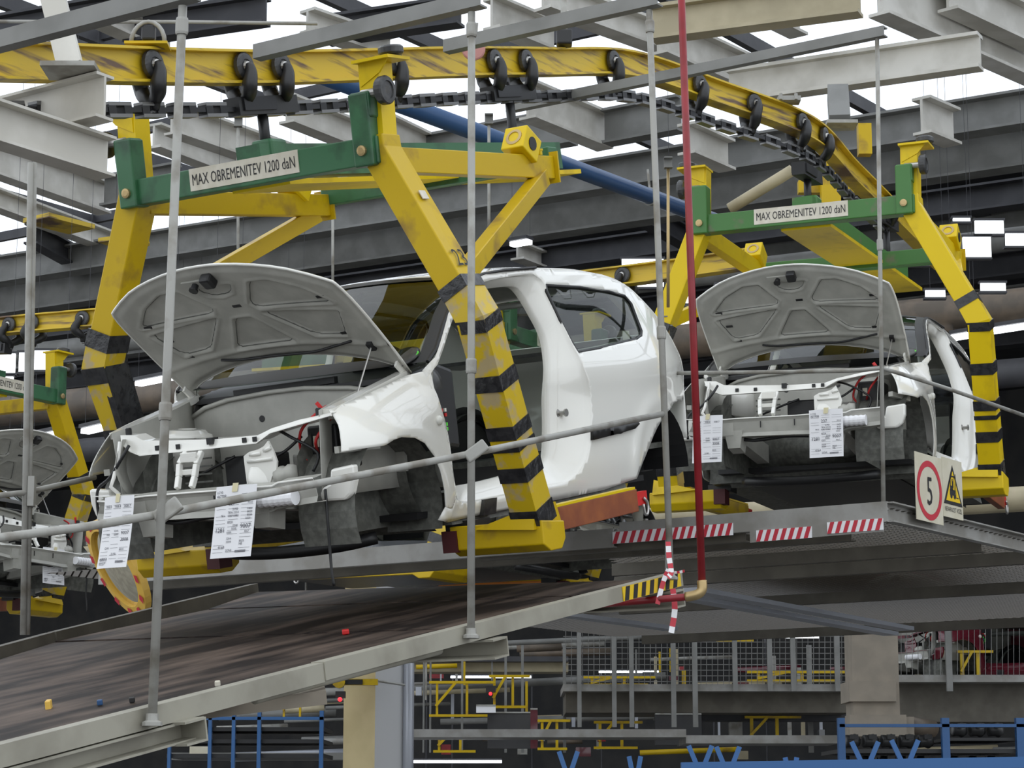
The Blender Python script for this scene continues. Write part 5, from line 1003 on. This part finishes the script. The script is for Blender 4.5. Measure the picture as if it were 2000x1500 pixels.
MB().add([mp(2 * math.pi * i / N_, r, h) for r, h in ((.82, .03), (.5, .06), (.2, .07)) for i in range(N_)] + [mp(0, 0, .072)], [(k * N_ + i, k * N_ + (i + 1) % N_, (k + 1) * N_ + (i + 1) % N_, (k + 1) * N_ + i) for k in range(2) for i in range(N_)] + [(2 * N_ + i, 2 * N_ + (i + 1) % N_, 3 * N_) for i in range(N_)]).build('glass', 'mirror', mr_, smooth=True)
for i in range(0, N_, 3): MB().add([mp(2 * math.pi * (i + f) / N_, r, .062) for r, f in ((.98, 0), (.98, 1), (.85, 1), (.85, 0))], [(0, 1, 2, 3)]).build('red_mark', 'signred', rim)
MB().tube([C_ - nz_ * .02, C_ + npv((.2, .5, .9))], .02, 8).build('bracket', 'steel', mr_)
# ---- steel holding the near track
sup = thing('track_support', 'grey I-beams and slanted post holding the near track at the top left', 'support', loc=atd((150, 150), 9.2))
E1 = atd((205, 188), 9.0); MB().ibeam(E1, E1 + DA * 1.6 + npv((0, 0, -.02)), .10, .19).build('support_beam', 'beam_lit', sup)
E2 = atd((208, 310), 9.2); MB().ibeam(E2, E2 - DB * 1.3, .11, .17).build('support_beam', 'beam_lit', sup)
MB().bar(atd((95, -40), 9.1), atd((138, 132), 9.0), .10, .07, (0, 1, 0)).build('slanted_post', 'beam_lit', sup); MB().box(atd((140, 138), 9.0), (.22, .2, .02)).build('base_plate', 'steel', sup)
for dx in (-.07, .07): MB().lathe(atd((140, 138), 8.95) + npv((dx, 0, .01)), (0, 0, 1), [(.012, 0), (.012, .03)], 6).build('bolt', 'steel', sup)
br_ = thing('track_bracket', 'arched steel bracket standing on the near track at upper left', 'bracket', loc=T1[nearest_px(T1, 285)] + npv((0, 0, .09)))
p0 = T1[nearest_px(T1, 285)] + npv((0, 0, .085))
MB().box(p0 + npv((0, 0, .006)), (.19, .12, .012)).build('base', 'yellow', br_)
MB().tube([p0 + npv((.075 * math.cos(a), 0, .10 * math.sin(a) + .02)) for a in [math.pi * k / 10 for k in range(11)]], .010, 8).build('arch', 'steel', br_, smooth=True); MB().box(p0 + npv((0, .02, .07)), (.06, .05, .07)).build('block', 'black', br_, bevel=.01)
MB().tube([atd((-20, 42), 11.2), atd((350, 43), 11.2), atd((620, 46), 11.2)], .010, 8).build('conduit_pipe', 'steel', label='thin horizontal conduit above the near track at the top left', cat='pipe', smooth=True)
rd = thing('red_disc', 'faded red disc hanging behind the middle pole at the track', 'disc', loc=atd((930, 125), 11.6)); MB().lathe(atd((925, 97), 11.6), (0, -1, 0), [(.055, 0), (.062, .004), (.062, .012), (.055, .016)], 24).build('disc', M['pinkish'], rd); MB().tube([atd((930, 75), 11.6), atd((932, 45), 11.6)], .006, 6).build('hook', 'steel', rd)
# roof-side carriers of the track at right
h1 = thing('track_hanger', 'grey box hanger bolted to the track left of the right carrier', 'hanger', loc=atd((1640, 250), 15.6))
MB().bar(atd((1636, 180), 16.2), atd((1640, 240), 16.0), .15, .15).build('box_post', 'beam', h1); MB().box(atd((1642, 244), 16.0), (.22, .2, .025)).build('base_plate', 'steel', h1)
h2 = thing('track_hanger', 'black hanger block on the track right of the middle pole', 'hanger', loc=atd((1102, 90), 12.7)); MB().bar(atd((1100, -20), 12.9), atd((1102, 60), 12.8), .035, .035).build('rod', 'steel', h2); MB().box(atd((1102, 75), 12.75), (.09, .09, .09)).build('block', 'black', h2, bevel=.01)
h3 = thing('track_clamp', 'pale clamp plate fixed on the track right of the red pipe', 'clamp', loc=atd((1540, 200), 14.7)); MB().box(atd((1540, 196), 14.7), (.15, .12, .03)).build('plate', 'steel', h3)
for dx in (-.05, .05): MB().lathe(atd((1540, 194), 14.6) + npv((dx, 0, 0)), (0, 0, 1), [(.012, 0), (.012, .04)], 6).build('bolt', 'steel', h3)
tb = thing('track_brace', 'brown tube and yellow posts bracing the track behind the bright green carrier', 'brace', loc=atd((1620, 420), 17.6))
MB().tube([atd((1425, 408), 17.2), atd((1548, 332), 17.0)], .045, 12).build('brown_tube', 'beam_b', tb, smooth=True)
pbox(MB(), 1606, 290, 1640, 430, 17.6, .10).build('yellow_post', 'yellow', tb); pbox(MB(), 1560, 352, 1700, 376, 17.75, .08).build('yellow_rail', 'yellow', tb); pbox(MB(), 1678, 240, 1702, 300, 17.8, .10).build('yellow_plate', 'yellow', tb)
# ---- thin hanger rods of the far line
for i, (x, y0, y1, Y) in enumerate([(465, 250, 560, 15), (650, 405, 565, 16), (955, 245, 500, 14.5), (1305, 330, 600, 14), (598, 1120, 1170, 19), (1305, 640, 1040, 15.2)]):
    t = thing('hanger_rod', ['thin rod left of the raised bonnet top', 'thin rod above the windscreen of the nearest car', 'thin rod behind the middle pole', 'thin brass rod left of the red pipe, above the car tail', 'thin rod under the far orange bar', 'thin brass rod behind the car tail'][i], 'rod', loc=atd((x, y1), Y)); MB().tube([atd((x, y1), Y), atd((x, y0), Y)], .010, 8).build('rod', 'brass' if i in (3, 5) else 'steel', t, smooth=True); MB().chan(atd((x - 8, y0 - 12), Y), atd((x + 8, y0 - 12), Y), .05, .07).build('clip', 'beam', t)
# far maroon bodies behind the right fence
for i, (px, Y, lb) in enumerate([((1835, 1322), 28.5, 'maroon car body behind the fence at the right edge'), ((1640, 1440), 29, 'maroon car body below the far mezzanine')][:1]):
    q = Pose(0, 0, 0, .9, 0.); tgt = atd(px, Y); P5 = Pose(tgt[0] - .3, tgt[1], tgt[2] - EYE - .2, .9, 0.); cr = copy_tree(car1, P5.mat(), label=lb); repaint(cr, 'paint', 'maroon')
for o in bpy.data.objects:
    if '_w' in o: del o['_w']
